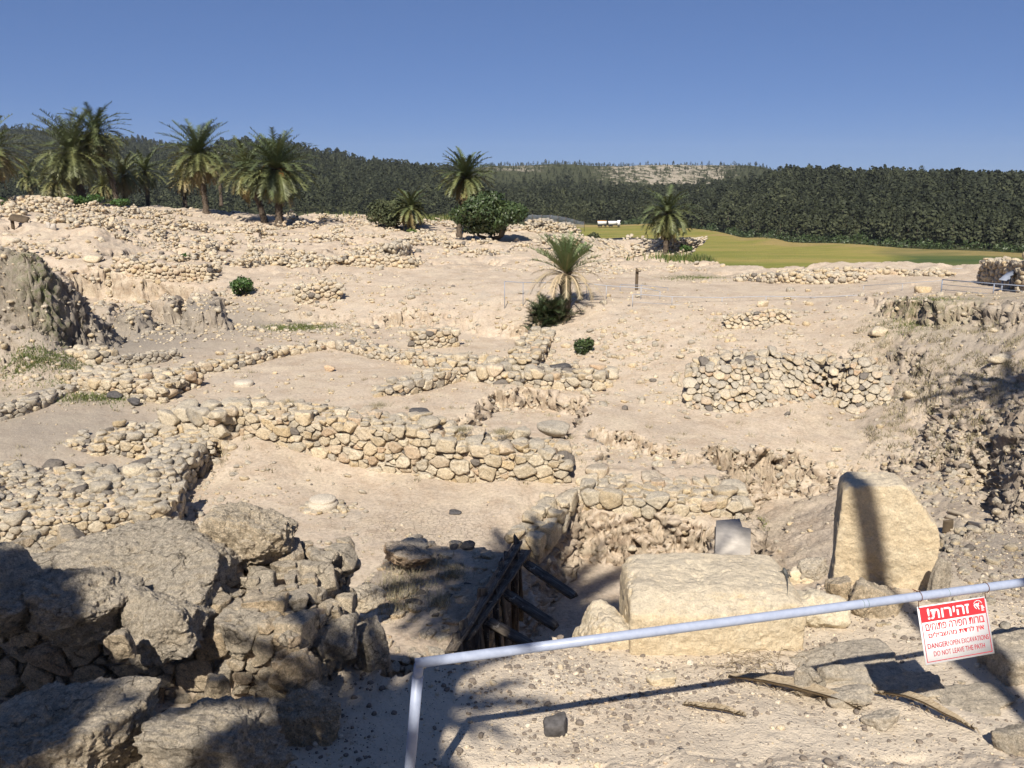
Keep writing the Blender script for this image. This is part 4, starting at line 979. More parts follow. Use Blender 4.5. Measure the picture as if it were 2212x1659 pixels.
def tube(pts, rads, seg=8):
    pts = np.array(pts, float); n = len(pts); V = []; F = []
    up = np.array([0.3, 0.1, 1.0])
    for i in range(n):
        t = pts[min(i+1, n-1)] - pts[max(i-1, 0)]; t = t/(np.linalg.norm(t)+1e-9)
        a = np.cross(t, up); 
        if np.linalg.norm(a) < 0.15: a = np.cross(t, [1.0, 0, 0])
        a /= np.linalg.norm(a); b = np.cross(t, a)
        for k in range(seg):
            an = 2*math.pi*k/seg; V.append(pts[i] + rads[i]*(math.cos(an)*a + math.sin(an)*b))
    for i in range(n-1):
        for k in range(seg): F.append((i*seg+k, i*seg+(k+1) % seg, (i+1)*seg+(k+1) % seg, (i+1)*seg+k))
    c0 = len(V); V.append(pts[0]); V.append(pts[-1])
    for k in range(seg):
        F.append((c0, (k+1) % seg, k, k)); F.append((c0+1, (n-1)*seg+k, (n-1)*seg+(k+1) % seg, (n-1)*seg+(k+1) % seg))
    return np.array(V), [f if f[2] != f[3] else f[:3] for f in F]
class Poly:
    """mixed polygons with a per-vertex value"""
    def __init__(s): s.V = []; s.F = []; s.S = []; s.A = []; s.n = 0
    def add(s, V, F, a=0.0):
        V = np.asarray(V, float); s.V.append(V)
        for f in F: s.F.extend([i + s.n for i in f]); s.S.append(len(f))
        s.A.append(np.full(len(V), a) if np.isscalar(a) else np.asarray(a)); s.n += len(V)
    def mesh(s, name, mat, smooth=False):
        return new_mesh(name, np.concatenate(s.V), s.F, [mat], smooth, dict(age=np.concatenate(s.A), tint=np.concatenate(s.A)), sizes=s.S)
    def obj(s, name, mat, parent=None, loc=None, smooth=False):
        return link(name, s.mesh(name, mat, smooth), parent, loc)

def frond(rng, az, el, L, droop, pairs=24, wid=0.055, leaf=0.42, age=0.3, dryness=0.0, vee=0.5):
    """rachis leaves the crown at elevation el and bends down; returns verts/faces (triangles) with age"""
    n = 9; p = np.zeros((n, 3)); e = el; d = L/(n-1); h = np.array([math.cos(az), math.sin(az)])
    for i in range(1, n):
        e2 = e - droop*((i-0.5)/(n-1))**1.1
        p[i] = p[i-1] + d*np.array([h[0]*math.cos(e2), h[1]*math.cos(e2), math.sin(e2)])
    V = []; F = []
    side = np.array([-h[1], h[0], 0])
    # rachis strip
    for i in range(n):
        w = 0.035*(1 - i/(n-1)) + 0.008; V += [p[i] + side*w, p[i] - side*w]
    for i in range(n-1): F.append((2*i, 2*i+1, 2*i+3, 2*i+2))
    ss = np.linspace(0.10, 0.99, pairs)
    for s in ss:
        f = s*(n-1); i = min(int(f), n-2); q = p[i] + (p[i+1]-p[i])*(f-i); t = p[i+1]-p[i]; t /= np.linalg.norm(t)
        up = np.cross(side, t); up = up if up[2] > 0 else -up
        ll = leaf * (math.sin(math.pi*(0.12 + 0.80*s))**0.6) * rng.uniform(0.85, 1.1)
        for sg in (-1, 1):
            dr = side*sg*0.72 + t*rng.uniform(0.5, 0.85) + up*(vee*rng.uniform(0.3, 1.1)) + rng.normal(0, 0.08, 3); dr /= np.linalg.norm(dr)
            tip = q + dr*ll + np.array([0, 0, -0.22*ll*(1 + dryness)])
            b = len(V); V += [q - t*wid*0.5, q + t*wid*0.5, tip]; F.append((b, b+1, b+2))
    a = np.full(len(V), age); a[:2*n] = min(1, age + 0.25)
    return np.array(V), F, a

def palm(name, label, base, height, R, n=64, seed=0, lean=(0, 0), droop=(0.5, 1.05), group=None, tr=0.2, mat='frond', lowest=-62, pairs=26, skirt=0.14, ages=(0.0, 0.75), leaf=0.66,
         wid=0.115, trunk=True, cat='palm tree', dates=False, stubs=True):
    rng = np.random.default_rng(3000 + seed)
    b = np.array(base, float); root = empty(name, tuple(b), label, cat, group)
    top = np.array([lean[0], lean[1], height])
    if trunk:
        m = Poly(); k = 26; pts = []; rr = []
        for i in range(k):
            u = i/(k-1); pts.append([lean[0]*u**1.6, lean[1]*u**1.6, height*u - 0.3*(1-u)]); rr.append(tr*(1.35 - 0.45*min(1, u*5))*(1 + 0.12*rng.uniform(-1, 1)) * (1.0 if u < 0.85 else 1.0 + 0.5*(u-0.85)/0.15))
        V, F = tube(pts, rr, 12); V = V + 0.25*tr*fb3(V*4 + seed, 1, 3)[:, None]*np.array([1, 1, 0.2]); m.add(V, F, 0.3)
        if stubs:
            for i in range(int(height*26)):
                u = rng.uniform(0.05, 1.0); c = np.array([lean[0]*u**1.6, lean[1]*u**1.6, height*u]); a = rng.uniform(0, 2*math.pi)
                h = np.array([math.cos(a), math.sin(a), 0]); sd = np.array([-h[1], h[0], 0]); r0 = tr*0.95; w = 0.05; l = tr*rng.uniform(0.35, 0.9)
                m.add([c + h*r0*0.8 + sd*w - [0,0,.05], c + h*r0*0.8 - sd*w - [0,0,.05], c + h*(r0 + l*0.5) - sd*w*0.6 + [0, 0, l*0.8], c + h*(r0+l*0.5) + sd*w*0.6 + [0, 0, l*0.8], c + h*r0*0.8 + [0, 0, l*0.3]], [(0, 1, 2, 3), (3, 2, 4)], 0.4)
        m.obj('trunk', M['bark'], root, smooth=False)
    cr = Poly(); ga = 2.39996
    for i in range(n):
        u = (i + 0.5)/n; el = math.radians(82 - (82 - lowest)*u**0.85) + rng.normal(0, 0.10)
        az = i*ga + rng.normal(0, 0.15); age = ages[0] + (ages[1]-ages[0])*np.clip(u*1.25 - 0.2 + rng.normal(0, 0.12), 0, 1)
        L = R * rng.uniform(0.88, 1.08) * (0.72 + 0.30*math.sin(math.pi*min(1, 0.25 + u)))
        V, F, a = frond(rng, az, el, L, rng.uniform(*droop)*(0.85 + 0.35*max(0, math.cos(el))), pairs, wid, leaf*R/3.6, age, vee=0.55)
        cr.add(V + top, F, a)
    if skirt:
        for i in range(int(n*skirt)):
            V, F, a = frond(rng, rng.uniform(0, 6.28), math.radians(rng.uniform(-80, -45)), R*rng.uniform(0.5, 0.85), 0.5, max(10, pairs-8), wid, leaf*0.8*R/3.6, rng.uniform(0.75, 1.0), 1.0, 0.1)
            cr.add(V + top - [0, 0, 0.25], F, a)
    cr.obj('crown', M[mat], root)
    if dates:
        d = Poly()
        for i in range(9):
            a = rng.uniform(0, 6.28); e = rng.uniform(0.0, 0.9); h = np.array([math.cos(a), math.sin(a), 0]); l = R*0.3
            p0 = top; p1 = top + h*l*0.7 + [0, 0, l*e*0.6]; p2 = p1 + h*l*0.4 - [0, 0, l*0.35]
            V, F = tube([p0, p1, p2], [0.03, 0.03, 0.05], 5); d.add(V, F, 0.9)
            for _ in range(10):
                q = p2 + rng.normal(0, 0.16, 3); V, F = tube([p2 - [0,0,0], q - [0, 0, 0.18]], [0.02, 0.012], 4); d.add(V, F, 0.9)
        d.obj('date_stalks', M['dates'], root)
    return root
M['dates'] = flatmat('date_stalks', (0.27, 0.14, 0.05), 0.6, 0.3, 6)

def at_view(px, py, D=None):
    if D is None: return G(px, py)
    x, y, z = PD(px, py, D); return np.array([x, y, h1(x, y)])
gp = 'date palms on the plateau'
def palm_at(label, px, py_base, py_heart, w, D, **k):
    """px: trunk, py_base: foot, py_heart: centre of the crown, w: crown width in photograph pixels"""
    x, y, z = PD(px, py_base, D); zb = min(h1(x, y), z + 0.6) if D < 95 else z
    sc = math.hypot(y, x)/K * 1.0
    ztop = PD(px, py_heart, D)[2]
    return palm('date_palm', label, (x, y, zb), ztop - zb, w*sc/2*1.27, **k)
palm_at('large date palm with bushy drooping crown and orange date stalks, right of the left group', 605, 497, 365, 150, 73, seed=1, n=140, group=gp, tr=0.3, dates=True, ages=(0.0, 0.5), droop=(0.5, 1.15), pairs=28)
palm_at('palm leaning out left behind the large bushy date palm', 573, 490, 368, 125, 76, seed=2, n=70, group=gp, lean=(-1.4, 0), ages=(0.15, 0.8), tr=0.28)
palm_at('date palm with yellowish lower fronds standing clear over its shadow', 446, 465, 334, 135, 80, seed=3, n=115, group=gp, tr=0.27, ages=(0.0, 0.85), lean=(-0.3, 0), lowest=-58, skirt=0.12)
palm_at('tallest date palm of the left group with upright spiky crown', 254, 440, 288, 118, 82, seed=4, n=80, group=gp, tr=0.26, lean=(-1.4, 0), ages=(0.0, 0.8), droop=(0.6, 1.3), lowest=-58, skirt=0.12)
palm_at('spreading date palm with a thick trunk and bush at its foot', 180, 436, 328, 150, 80, seed=5, n=115, group=gp, tr=0.33, ages=(0.1, 0.6), lean=(-0.6, 0))
palm_at('date palm cut off by the left picture edge', -8, 446, 325, 128, 72, seed=6, n=90, group=gp, tr=0.3, ages=(0.05, 0.95))
palm_at('small distant palm between the left edge palm and the spreading one', 68, 428, 382, 62, 105, seed=7, n=50, group=gp, tr=0.25, ages=(0.2, 0.7))
palm_at('low palm with hanging fronds under the spreading palm', 125, 432, 392, 95, 95, seed=8, n=60, group=gp, tr=0.25, ages=(0.4, 0.8))
palm_at('narrow palm crowded behind the tallest palm', 272, 440, 378, 88, 88, seed=9, n=60, group=gp, tr=0.25, ages=(0.3, 0.9))
palm_at('slender small palm with thin trunk right of the tallest palm', 320, 440, 370, 78, 92, seed=10, n=55, group=gp, tr=0.22, ages=(0.15, 0.7), lowest=-58, skirt=0.12)
palm_at('stubby palm tuft low between two trunks of the left group', 225, 440, 402, 62, 92, seed=11, n=45, group=gp, tr=0.25, ages=(0.35, 0.8))
palm_at('half hidden palm with straw coloured skirt behind the free standing palm', 400, 442, 388, 66, 98, seed=12, n=50, group=gp, tr=0.24, ages=(0.5, 1.0))
palm_at('thin bare trunk palm behind the free standing palm', 478, 440, 352, 50, 100, seed=13, n=40, group=gp, tr=0.2, ages=(0.3, 0.9))
palm_at('tall solitary date palm beside the round dark tree', 991, 508, 384, 113, 70, seed=14, n=115, group=gp, tr=0.22, lean=(0.62, 0), ages=(0.0, 0.9), pairs=28, lowest=-58, skirt=0.12)
palm_at('small palm in front of the dark olive tree', 888, 500, 448, 84, 72, seed=15, n=60, group=gp, tr=0.2, ages=(0.05, 0.95))
palm_at('solitary palm at the rim of the wheat field over a fan of shadow', 1437, 555, 462, 118, 56, seed=16, n=72, group=gp, tr=0.17, ages=(0.05, 0.6), droop=(0.8, 1.5), lean=(0.03, 0),  pairs=30, wid=0.08)
# the young palm in the middle with dry outer fronds
q = PD(1222, 650, 34.5); qz = h1(q[0], q[1])
yp = empty('young_palm', (q[0], q[1], qz), 'young palm with green heart and dry straw coloured outer fronds, centre right', 'palm tree')
rgp = np.random.default_rng(9)
sc_ = 34.5/K; hgt = PD(1222, 590, 34.5)[2] - qz
m = Poly(); V, F = tube([(0,0,-0.3),(0.0,0,hgt*0.4),(-0.03,0,hgt*0.8),(0,0,hgt)], [0.2, 0.2, 0.24, 0.12], 12); V = V + 0.06*fb3(V*5, 1, 3)[:, None]; m.add(V, F, 0.3)
for i in range(60):
    a = rgp.uniform(0, 6.28); z_ = rgp.uniform(0.1, 1.0)*hgt; h = np.array([math.cos(a), math.sin(a), 0]); sd = np.array([-h[1], h[0], 0])
    m.add([h*0.18 + sd*0.05 + [0,0,z_], h*0.18 - sd*0.05 + [0,0,z_], h*0.30 - sd*0.02 + [0,0,z_+0.22], h*0.30 + sd*0.02 + [0,0,z_+0.22]], [(0,1,2,3)], 0.5)
m.obj('trunk', M['bark'], yp)
gr = Poly(); dr = Poly()
for i in range(42):
    u = i/42; V, F, a = frond(rgp, i*2.4, math.radians(84 - 48*u) + rgp.normal(0, .07), 1.75*rgp.uniform(.85, 1.1), 0.55, 34, 0.035, 0.40, 0.0 + 0.35*u*rgp.uniform(.5, 1.3), vee=0.8)
    gr.add(V + [0, 0, hgt-0.05], F, a)
for i in range(26):
    V, F, a = frond(rgp, i*2.4+1, math.radians(rgp.uniform(2, 40)), 1.75*rgp.uniform(.8, 1.15), rgp.uniform(1.1, 1.9), 30, 0.03, 0.30, rgp.uniform(0.75, 1.0), 0.6, 0.2)
    dr.add(V + [0, 0, hgt-0.1], F, a)
gr.obj('crown', M['frond_young'], yp); dr.obj('dry_fronds', M['frond_young'], yp)
# suckers in front of it
q = PD(1190, 690, 33.8); qz = h1(q[0], q[1]); q = (q[0], q[1], qz - 0.1)
tk = empty('palm_thicket', q, 'dense dark green thicket of palm suckers below the young palm', 'palm thicket')
m = Poly()
for i in range(330):
    ox, oy = rgp.normal(0, 0.30), rgp.normal(0, 0.3); V, F, a = frond(rgp, rgp.uniform(0, 6.28), math.radians(rgp.uniform(30, 90)), rgp.uniform(0.5, 0.95), rgp.uniform(0.4, 1.2), 20, 0.034, 0.25, rgp.choice([0.0, 0.3, 0.6, 1.0], p=[.45, .25, .2, .1]), vee=0.6)
    m.add(V + [ox, oy, rgp.uniform(0, 0.95)], F, a)
M['sucker'] = leafmat('palm_sucker_fronds', (0.035, 0.055, 0.022), (0.07, 0.085, 0.04), (0.16, 0.13, 0.085), rough=0.5)
m.obj('foliage', M['sucker'], tk)

def leaf_cloud(rng, blobs, n, size, flat=0.6, inner=0.25):
    """n leaf clumps near the surface of the given ellipsoids [(centre, radii)]; returns V,F(quads)"""
    B = np.array([list(c) + list(r) for c, r in blobs]); vol = (B[:, 3]*B[:, 4] + B[:, 4]*B[:, 5] + B[:, 3]*B[:, 5])
    k = rng.choice(len(B), n, p=vol/vol.sum()); d = rng.normal(size=(n, 3)); d /= np.linalg.norm(d, axis=1)[:, None]
    rr = 1 - inner*rng.uniform(0, 1, n)**1.5 + 0.05*rng.normal(size=n)
    c = B[k, :3] + d*B[k, 3:]*rr[:, None]
    nrm = d*0.8 + rng.normal(0, 0.55, (n, 3)); nrm /= np.linalg.norm(nrm, axis=1)[:, None]
    u = np.cross(nrm, rng.normal(size=(n, 3))); u /= np.linalg.norm(u, axis=1)[:, None]; v = np.cross(nrm, u)
    s = size*rng.uniform(0.55, 1.25, n)[:, None]
    P4 = np.stack([c - u*s*0.5, c - v*s*flat*0.5 + u*s*0.08, c + u*s*0.5, c + v*s*flat*0.5 - u*s*0.06], 1)
    V = P4.reshape(-1, 3); F = np.arange(4*n).reshape(n, 4)
    # clumps share a shade of leaf colour
    age = np.clip(0.35 + 0.5*fb3(c/np.mean(B[:, 3:])*1.6 + 5, 1, 2) + rng.normal(0, 0.14, n), 0, 1)
    return V, F, np.repeat(age, 4)
def bush(name, label, base, w, h, n, size, mat='shrub', seed=0, cat='bush', nb=7, group=None, dpt=None, stems=True):
    rng = np.random.default_rng(4000 + seed); root = empty(name, tuple(base), label, cat, group); dpt = dpt or w
    bl = [((rng.uniform(-.3, .3)*w, rng.uniform(-.3, .3)*dpt, h*rng.uniform(0.3, 0.68)), (w*rng.uniform(.2, .34), dpt*rng.uniform(.2, .34), h*rng.uniform(.2, .36))) for _ in range(nb)]
    V, F, a = leaf_cloud(rng, bl, n, size, inner=0.5)
    link('foliage', new_mesh('foliage', V, F, [M[mat]], False, dict(age=a)), root)
    if stems:
        m = Poly()
        for _ in range(6):
            c = bl[rng.integers(len(bl))][0]; V, F = tube([(0, 0, -0.1), (c[0]*.5, c[1]*.5, c[2]*.4), c], [0.03, 0.02, 0.008], 5); m.add(V, F)
        m.obj('stem', M['wood'], root)
    return root
def round_tree(name, label, base, w, h, clear, seed, mat, n=5200, size=0.24, nb=26, lean=0.0, forks=5, group=None, tr=0.16):
    rng = np.random.default_rng(5000 + seed); root = empty(name, tuple(base), label, 'tree', group)
    cz = (clear + h)/2; hz = (h - clear)/2; bl = []
    for i in range(nb):
        d = rng.normal(size=3); d /= np.linalg.norm(d); d[2] = abs(d[2])*1.0 if rng.random() < 0.7 else d[2]*0.7
        rr = rng.uniform(0.45, 0.78); s = rng.uniform(0.17, 0.28)
        bl.append(((d[0]*w/2*rr + lean, d[1]*w/2*rr, cz - 0.15*hz + d[2]*hz*rr), (w*s, w*s, hz*2*s*0.9)))
    bl.append(((lean, 0, cz), (w*.3, w*.3, hz*.55)))
    V, F, a = leaf_cloud(rng, bl, n, size, inner=0.35)
    link('crown', new_mesh('crown', V, F, [M[mat]], False, dict(age=a)), root)
    m = Poly()
    for i in range(forks):
        c = bl[i][0]; b0 = rng.normal(0, 0.10, 2)
        p = [(b0[0], b0[1], -0.3), (b0[0]*2 + c[0]*0.2, b0[1]*2 + c[1]*0.2, clear*0.5), (c[0]*0.5, c[1]*0.5, clear*1.0), (c[0]*0.8, c[1]*0.8, cz), (c[0]*0.95, c[1]*0.95, c[2])]
        V, F = tube(p, [tr, tr*.8, tr*.65, tr*.4, tr*.15], 8); m.add(V, F)
    m.obj('trunk', M['wood'], root, smooth=True)
    return root
b = at_view(1058, 522, 65); round_tree('carob_tree', 'round dense dark green tree casting a black shadow, right of the tall solitary palm', b, 5.0, 3.6, 0.35, 1, 'carob', n=17000, size=0.26)
b = at_view(868, 498, 74); round_tree('olive_tree', 'dark grey-green tree leaning left behind the small palm', b, 4.3, 3.3, 0.4, 2, 'olive', n=11000, size=0.26, lean=-0.35, nb=20)
def bush_at(label, px, py, w, h, D=None, **k):
    b = at_view(px, py, D); sc = math.hypot(b[0], b[1])/K; return bush('bush', label, (b[0], b[1], b[2]-0.05), w*sc, h*sc, **k)
bush_at('round bright green bush growing from the dark bank at left', 525, 640, 48, 46, n=1300, size=0.14, seed=1)
bush_at('green bush on the crest of the left mound', 78, 592, 56, 30, D=32.3, n=1200, size=0.12, seed=2)
bush_at('small leafy green bush on the slope above the boulder row', 1262, 762, 46, 40, n=1100, size=0.11, seed=3, mat='carob')
bush_at('dark bush at the right end of the knoll', 1275, 503, 36, 34, D=67, n=700, size=0.25, seed=4, mat='olive')
bush_at('bush at the foot of the palm by the wheat field', 1480, 558, 26, 18, D=56, n=400, size=0.2, seed=5, mat='shrub')
bush_at('green undergrowth round the thick palm trunk', 178, 444, 62, 26, D=78, n=1200, size=0.25, seed=6, mat='shrub')
bush_at('small green bush at the foot of the tallest palm', 262, 446, 44, 20, D=80, n=700, size=0.25, seed=7, mat='shrub')
bush_at('tiny bush among stones left of the middle', 400, 560-2, 18, 12, n=250, size=0.15, seed=8)
bush_at('low bush cut by the left edge under the edge palm', 0, 452, 26, 20, D=71, n=500, size=0.22, seed=9, mat='shrub')
bush_at('young shoots at the foot of the small palm', 892, 508, 28, 18, D=71, n=350, size=0.2, seed=10, mat='grass')

# grass tufts (uncountable)
def grass(name, label, spots, n, hgt, mat, seed, spread, cat='grass', w=0.012):
    rng = np.random.default_rng(6000 + seed); Vs = []; As = []
    for (x0, y0, sx, sy, k) in spots:
        x = x0 + rng.normal(0, sx, k); y = y0 + rng.normal(0, sy, k); z = H(x, y)
        a = rng.uniform(0, 6.28, k); t = rng.uniform(0.1, spread, k); l = hgt*rng.uniform(0.4, 1.2, k); ww = w*rng.uniform(.6, 1.4, k)
        p = np.stack([x, y, z - 0.01], 1); tip = p + np.stack([np.cos(a)*t*l, np.sin(a)*t*l, l], 1); sd = np.stack([-np.sin(a)*ww, np.cos(a)*ww, 0*a], 1)
        Vs.append(np.stack([p - sd, p + sd, tip], 1).reshape(-1, 3)); As.append(np.repeat(rng.uniform(0, 1, k), 3))
    V = np.concatenate(Vs); F = np.arange(len(V)).reshape(-1, 3)
    return tag(link(name, new_mesh(name, V, F, [M[mat]], False, dict(age=np.concatenate(As)))), label, cat, None, 'stuff')
def sp(px, py, sx, sy, k, D=None): q = at_view(px, py, D); return (q[0], q[1], sx, sy, k)
grass('grass', 'patches of short green grass in the hollows of the dig', [sp(110, 775, .9, .5, 2500), sp(60, 785, .5, .3, 900), sp(650, 708, .8, .35, 1800), sp(200, 862, .7, .25, 900), sp(620, 712, .4, .2, 600),
      sp(1975, 700, .6, .5, 700), sp(1500, 600, .8, .5, 600), sp(1640, 1130, .06, .25, 160), sp(150, 830, 1.2, .3, 500)], 0, 0.12, 'grass', 1, 0.8)
rg = np.random.default_rng(8)
sp_ = [];
for _ in range(260):
    px, py = rg.uniform(1850, 2212), rg.uniform(690, 1000); q = G(px, py); sp_.append((q[0], q[1], 0.09, 0.09, 40))
for _ in range(200):
    px, py = rg.uniform(0, 2212), rg.uniform(560, 1050); q = G(px, py); sp_.append((q[0], q[1], 0.06, 0.06, 20))
grass('dry_grass', 'wiry dry grass tufts dotted over the right slope', sp_, 0, 0.13, 'drygrass', 2, 1.2, w=0.008)
def grass_on(name, label, quads, k, hgt, mat, seed, D_of):
    rng = np.random.default_rng(6100 + seed); Vs = []; As = []
    for (px, py, z, s) in quads:
        x0, y0 = P(px, py, z); x = x0 + rng.normal(0, s, k); y = y0 + rng.normal(0, s, k); a = rng.uniform(0, 6.28, k); t = rng.uniform(0.2, 1.3, k); l = hgt*rng.uniform(.4, 1.2, k)
        p = np.stack([x, y, np.full(k, z)], 1); tip = p + np.stack([np.cos(a)*t*l, np.sin(a)*t*l, l], 1); sd = np.stack([-np.sin(a)*.004, np.cos(a)*.004, 0*a], 1)
        Vs.append(np.stack([p - sd, p + sd, tip], 1).reshape(-1, 3)); As.append(np.repeat(rng.uniform(0, 1, k), 3))
    V = np.concatenate(Vs)
    return tag(link(name, new_mesh(name, V, np.arange(len(V)).reshape(-1, 3), [M[mat]], False, dict(age=np.concatenate(As)))), label, 'grass', None, 'stuff')
grass_on('dry_grass', 'grey dried grass growing on the wall top beside the planks', [(860, 1255, -5.85, .2), (900, 1265, -5.85, .2), (840, 1275, -5.85, .15), (930, 1215, -5.85, .12), (980, 1240, -5.85, .12), (850, 1310, -5.85, .15), (950, 1300, -5.85, .1), (820, 878, -5.72, .12), (1080, 935, -5.85, .1), (620, 872, -5.75, .1), (1000, 930, -5.85, .1)], 300, 0.12, 'drygrass', 3, None)
grass('grass', 'low weeds and dark scrub at the far edge of the site', [sp(1560, 578, 2.0, .5, 1600, 53), sp(980, 472, 5, .8, 2500, 86), sp(1520, 574, 1.0, .4, 900, 53), sp(340, 440, 9, 1, 2500, 90)], 0, 0.5, 'grass', 4, 0.6, w=0.04)

# ------------------------------------------------------------------ pine forest
def pine_template(rng, kind):
    """unit tree: height 1; returns V, F(quads), age"""
    C = []; n = 120
    if kind == 0:   # conical
        u = rng.uniform(0, 1, n)**0.75; r = 0.24*(1 - u)**0.75*rng.uniform(.55, 1.08, n) + 0.015; z = 0.14 + 0.86*u
    elif kind == 1: # rounded
        u = rng.uniform(0, 1, n); r = 0.27*np.sin(np.pi*(0.12 + 0.86*u))**0.7*rng.uniform(.6, 1.05, n); z = 0.28 + 0.70*u
    else:           # slim
        u = rng.uniform(0, 1, n)**0.85; r = 0.15*(1 - u**2)*rng.uniform(.6, 1.1, n) + 0.01; z = 0.08 + 0.92*u
    a = rng.uniform(0, 6.28, n); lump = 1 + 0.28*np.sin(a*2 + z*9 + kind)*np.sin(z*13 + rng.uniform(0, 6))
    c = np.stack([r*lump*np.cos(a), r*lump*np.sin(a), z], 1)
    nrm = np.stack([np.cos(a), np.sin(a), rng.uniform(-0.1, 1.1, n)], 1) + rng.normal(0, .4, (n, 3)); nrm /= np.linalg.norm(nrm, axis=1)[:, None]
    u_ = np.cross(nrm, rng.normal(size=(n, 3))); u_ /= np.linalg.norm(u_, axis=1)[:, None]; v_ = np.cross(nrm, u_)
    s = 0.12*rng.uniform(.6, 1.25, n)[:, None]
    V = np.stack([c - u_*s*.5, c - v_*s*.35, c + u_*s*.5, c + v_*s*.35], 1).reshape(-1, 3)
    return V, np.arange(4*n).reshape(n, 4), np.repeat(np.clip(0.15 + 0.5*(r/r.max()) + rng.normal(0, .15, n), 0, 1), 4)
rgf = np.random.default_rng(60)
PT = [pine_template(rgf, (1, 0, 1, 2, 1, 0, 1, 1, 2)[k]) for k in range(9)]
def field_top(x, y):      # True where the wheat grows
    s = np.array(FE, float); ang = np.array([math.atan2(*P(a, b, -25.9)) for a, b in FE]); rad = np.array([math.hypot(*P(a, b, -25.9)) for a, b in FE])
    return np.hypot(x, y) < np.interp(np.arctan2(x, y), ang, rad) + 5
def trees_mesh(xs, ys, hs, shade, idx):
    Vs = []; Fs = []; As = []; off = 0; zs = HH(xs, ys)
    for k in range(len(PT)):
        m = idx == k
        if not m.any(): continue
        V0, F0, A0 = PT[k]; a = rgf.uniform(0, 6.28, m.sum())[:, None]; h = hs[m][:, None]; wf = rgf.uniform(.8, 1.55, m.sum())[:, None]
        X = (V0[None, :, 0]*np.cos(a) - V0[None, :, 1]*np.sin(a))*h*wf + xs[m][:, None]; Y = (V0[None, :, 0]*np.sin(a) + V0[None, :, 1]*np.cos(a))*h*wf + ys[m][:, None]
        Z = V0[None, :, 2]*h + zs[m][:, None] - 0.3
        Vs.append(np.stack([X, Y, Z], -1).reshape(-1, 3)); Fs.append((F0[None] + (np.arange(m.sum())*len(V0))[:, None, None]).reshape(-1, 4) + off); off += m.sum()*len(V0)
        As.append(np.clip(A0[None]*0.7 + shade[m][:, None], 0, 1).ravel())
    return np.concatenate(Vs), np.concatenate(Fs), np.concatenate(As)
# spacing grows with distance
xs = []; ys = []
for (r0, r1, sp_m) in ((285, 360, 4.7), (360, 460, 5.2), (460, 640, 6.0), (640, 900, 7.5), (900, 1250, 10.5), (1250, 1600, 14)):
    gx = np.arange(-r1*0.8, r1*0.8, sp_m); gy = np.arange(r0*0.7, r1*1.2, sp_m); X, Y = np.meshgrid(gx, gy); X = X + rgf.uniform(-.45, .45, X.shape)*sp_m; Y = Y + rgf.uniform(-.45, .45, Y.shape)*sp_m
    R_ = np.hypot(X, Y); A_ = np.arctan2(X, Y); m = (R_ >= r0) & (R_ < r1) & (np.abs(A_) < 0.62); xs.append(X[m]); ys.append(Y[m])
x = np.concatenate(xs); y = np.concatenate(ys)
m = ~field_top(x, y); x, y = x[m], y[m]
rk = rocky(x, y); scrubby = (y > 900) & (x/y > -0.06)
m = rgf.uniform(0, 1, len(x)) > np.where(scrubby, 0.05 + 0.62*rk, rk*0.5); x, y = x[m], y[m]
# hide what the crests hide: trees far behind the skyline are left out
R_ = np.hypot(x, y); m = np.ones(len(x), bool)
for f in (0.93, 0.86, 0.79): m &= ~((HH(x*f, y*f) + 2)/ (R_*f) > (HH(x, y) + 11)/R_)
x, y = x[m], y[m]; scr = (y > 900) & (x/y > -0.06)
hs = rgf.uniform(5.2, 12.5, len(x)) * (1 + 0.18*fb2(x, y, 0.03, 2)) * np.where(scr, rgf.uniform(0.28, 0.6, len(x)), 1.0) * np.where((y > 640) & ~scr, 1.12, 1.0)
shade = np.clip(0.30*fb2(x, y, 0.02, 3) + rgf.normal(0.0, 0.20, len(x)) + np.where(scr, 0.12, 0), -0.35, 0.4)
idx = rgf.integers(0, 9, len(x))
az_ = np.arctan2(x, y); rd = np.hypot(x, y)
front_edge = np.interp(az_, [math.atan2(*P(a, b, -25.9)) for a, b in FE], [math.hypot(*P(a, b, -25.9)) for a, b in FE])
near = (rd < front_edge + 24) & (az_ > 0.12) & (az_ < 0.56); near_i = np.where(near)[0]
near_i = near_i[np.argsort(rd[near_i] - front_edge[near_i])][:150]
msk = np.ones(len(x), bool); msk[near_i] = False
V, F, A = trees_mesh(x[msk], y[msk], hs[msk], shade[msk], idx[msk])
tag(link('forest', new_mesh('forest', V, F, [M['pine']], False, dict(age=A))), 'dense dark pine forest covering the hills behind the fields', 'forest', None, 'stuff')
# the front row, tree by tree
tm = []
for k in range(9):
    rr_ = np.random.default_rng(70 + k); V0, F0, A0 = pine_template(rr_, k % 3); V1, F1, A1 = pine_template(rr_, k % 3)
    Vc = np.concatenate([V0, V1*[1.02, 1.02, 1]]) ; Fc = np.concatenate([F0, F1 + len(V0)]); Ac = np.concatenate([A0, A1])
    crown = new_mesh('crown', Vc, Fc, [M['pine']], False, dict(age=Ac))
    V_, F_ = tube([(0, 0, -0.05), (0.004, 0, 0.3), (0, 0.004, 0.85)], [0.018, 0.014, 0.005], 6); m_ = Poly(); m_.add(V_, F_); tm.append((crown, m_.mesh('trunk', M['wood'])))
for i in near_i:
    o = empty('pine_tree', (x[i], y[i], float(HH(x[i], y[i])[0]) - 0.2), 'dark pine in the front row of the forest along the far rim of the wheat', 'pine tree', 'pine trees of the front row beside the wheat', rz=rgf.uniform(0, 6.28))
    h = hs[i]*1.15; wf = rgf.uniform(0.85, 1.25); o.scale = (h*wf, h*wf, h)
    link('crown', tm[idx[i]][0], o); link('trunk', tm[idx[i]][1], o)
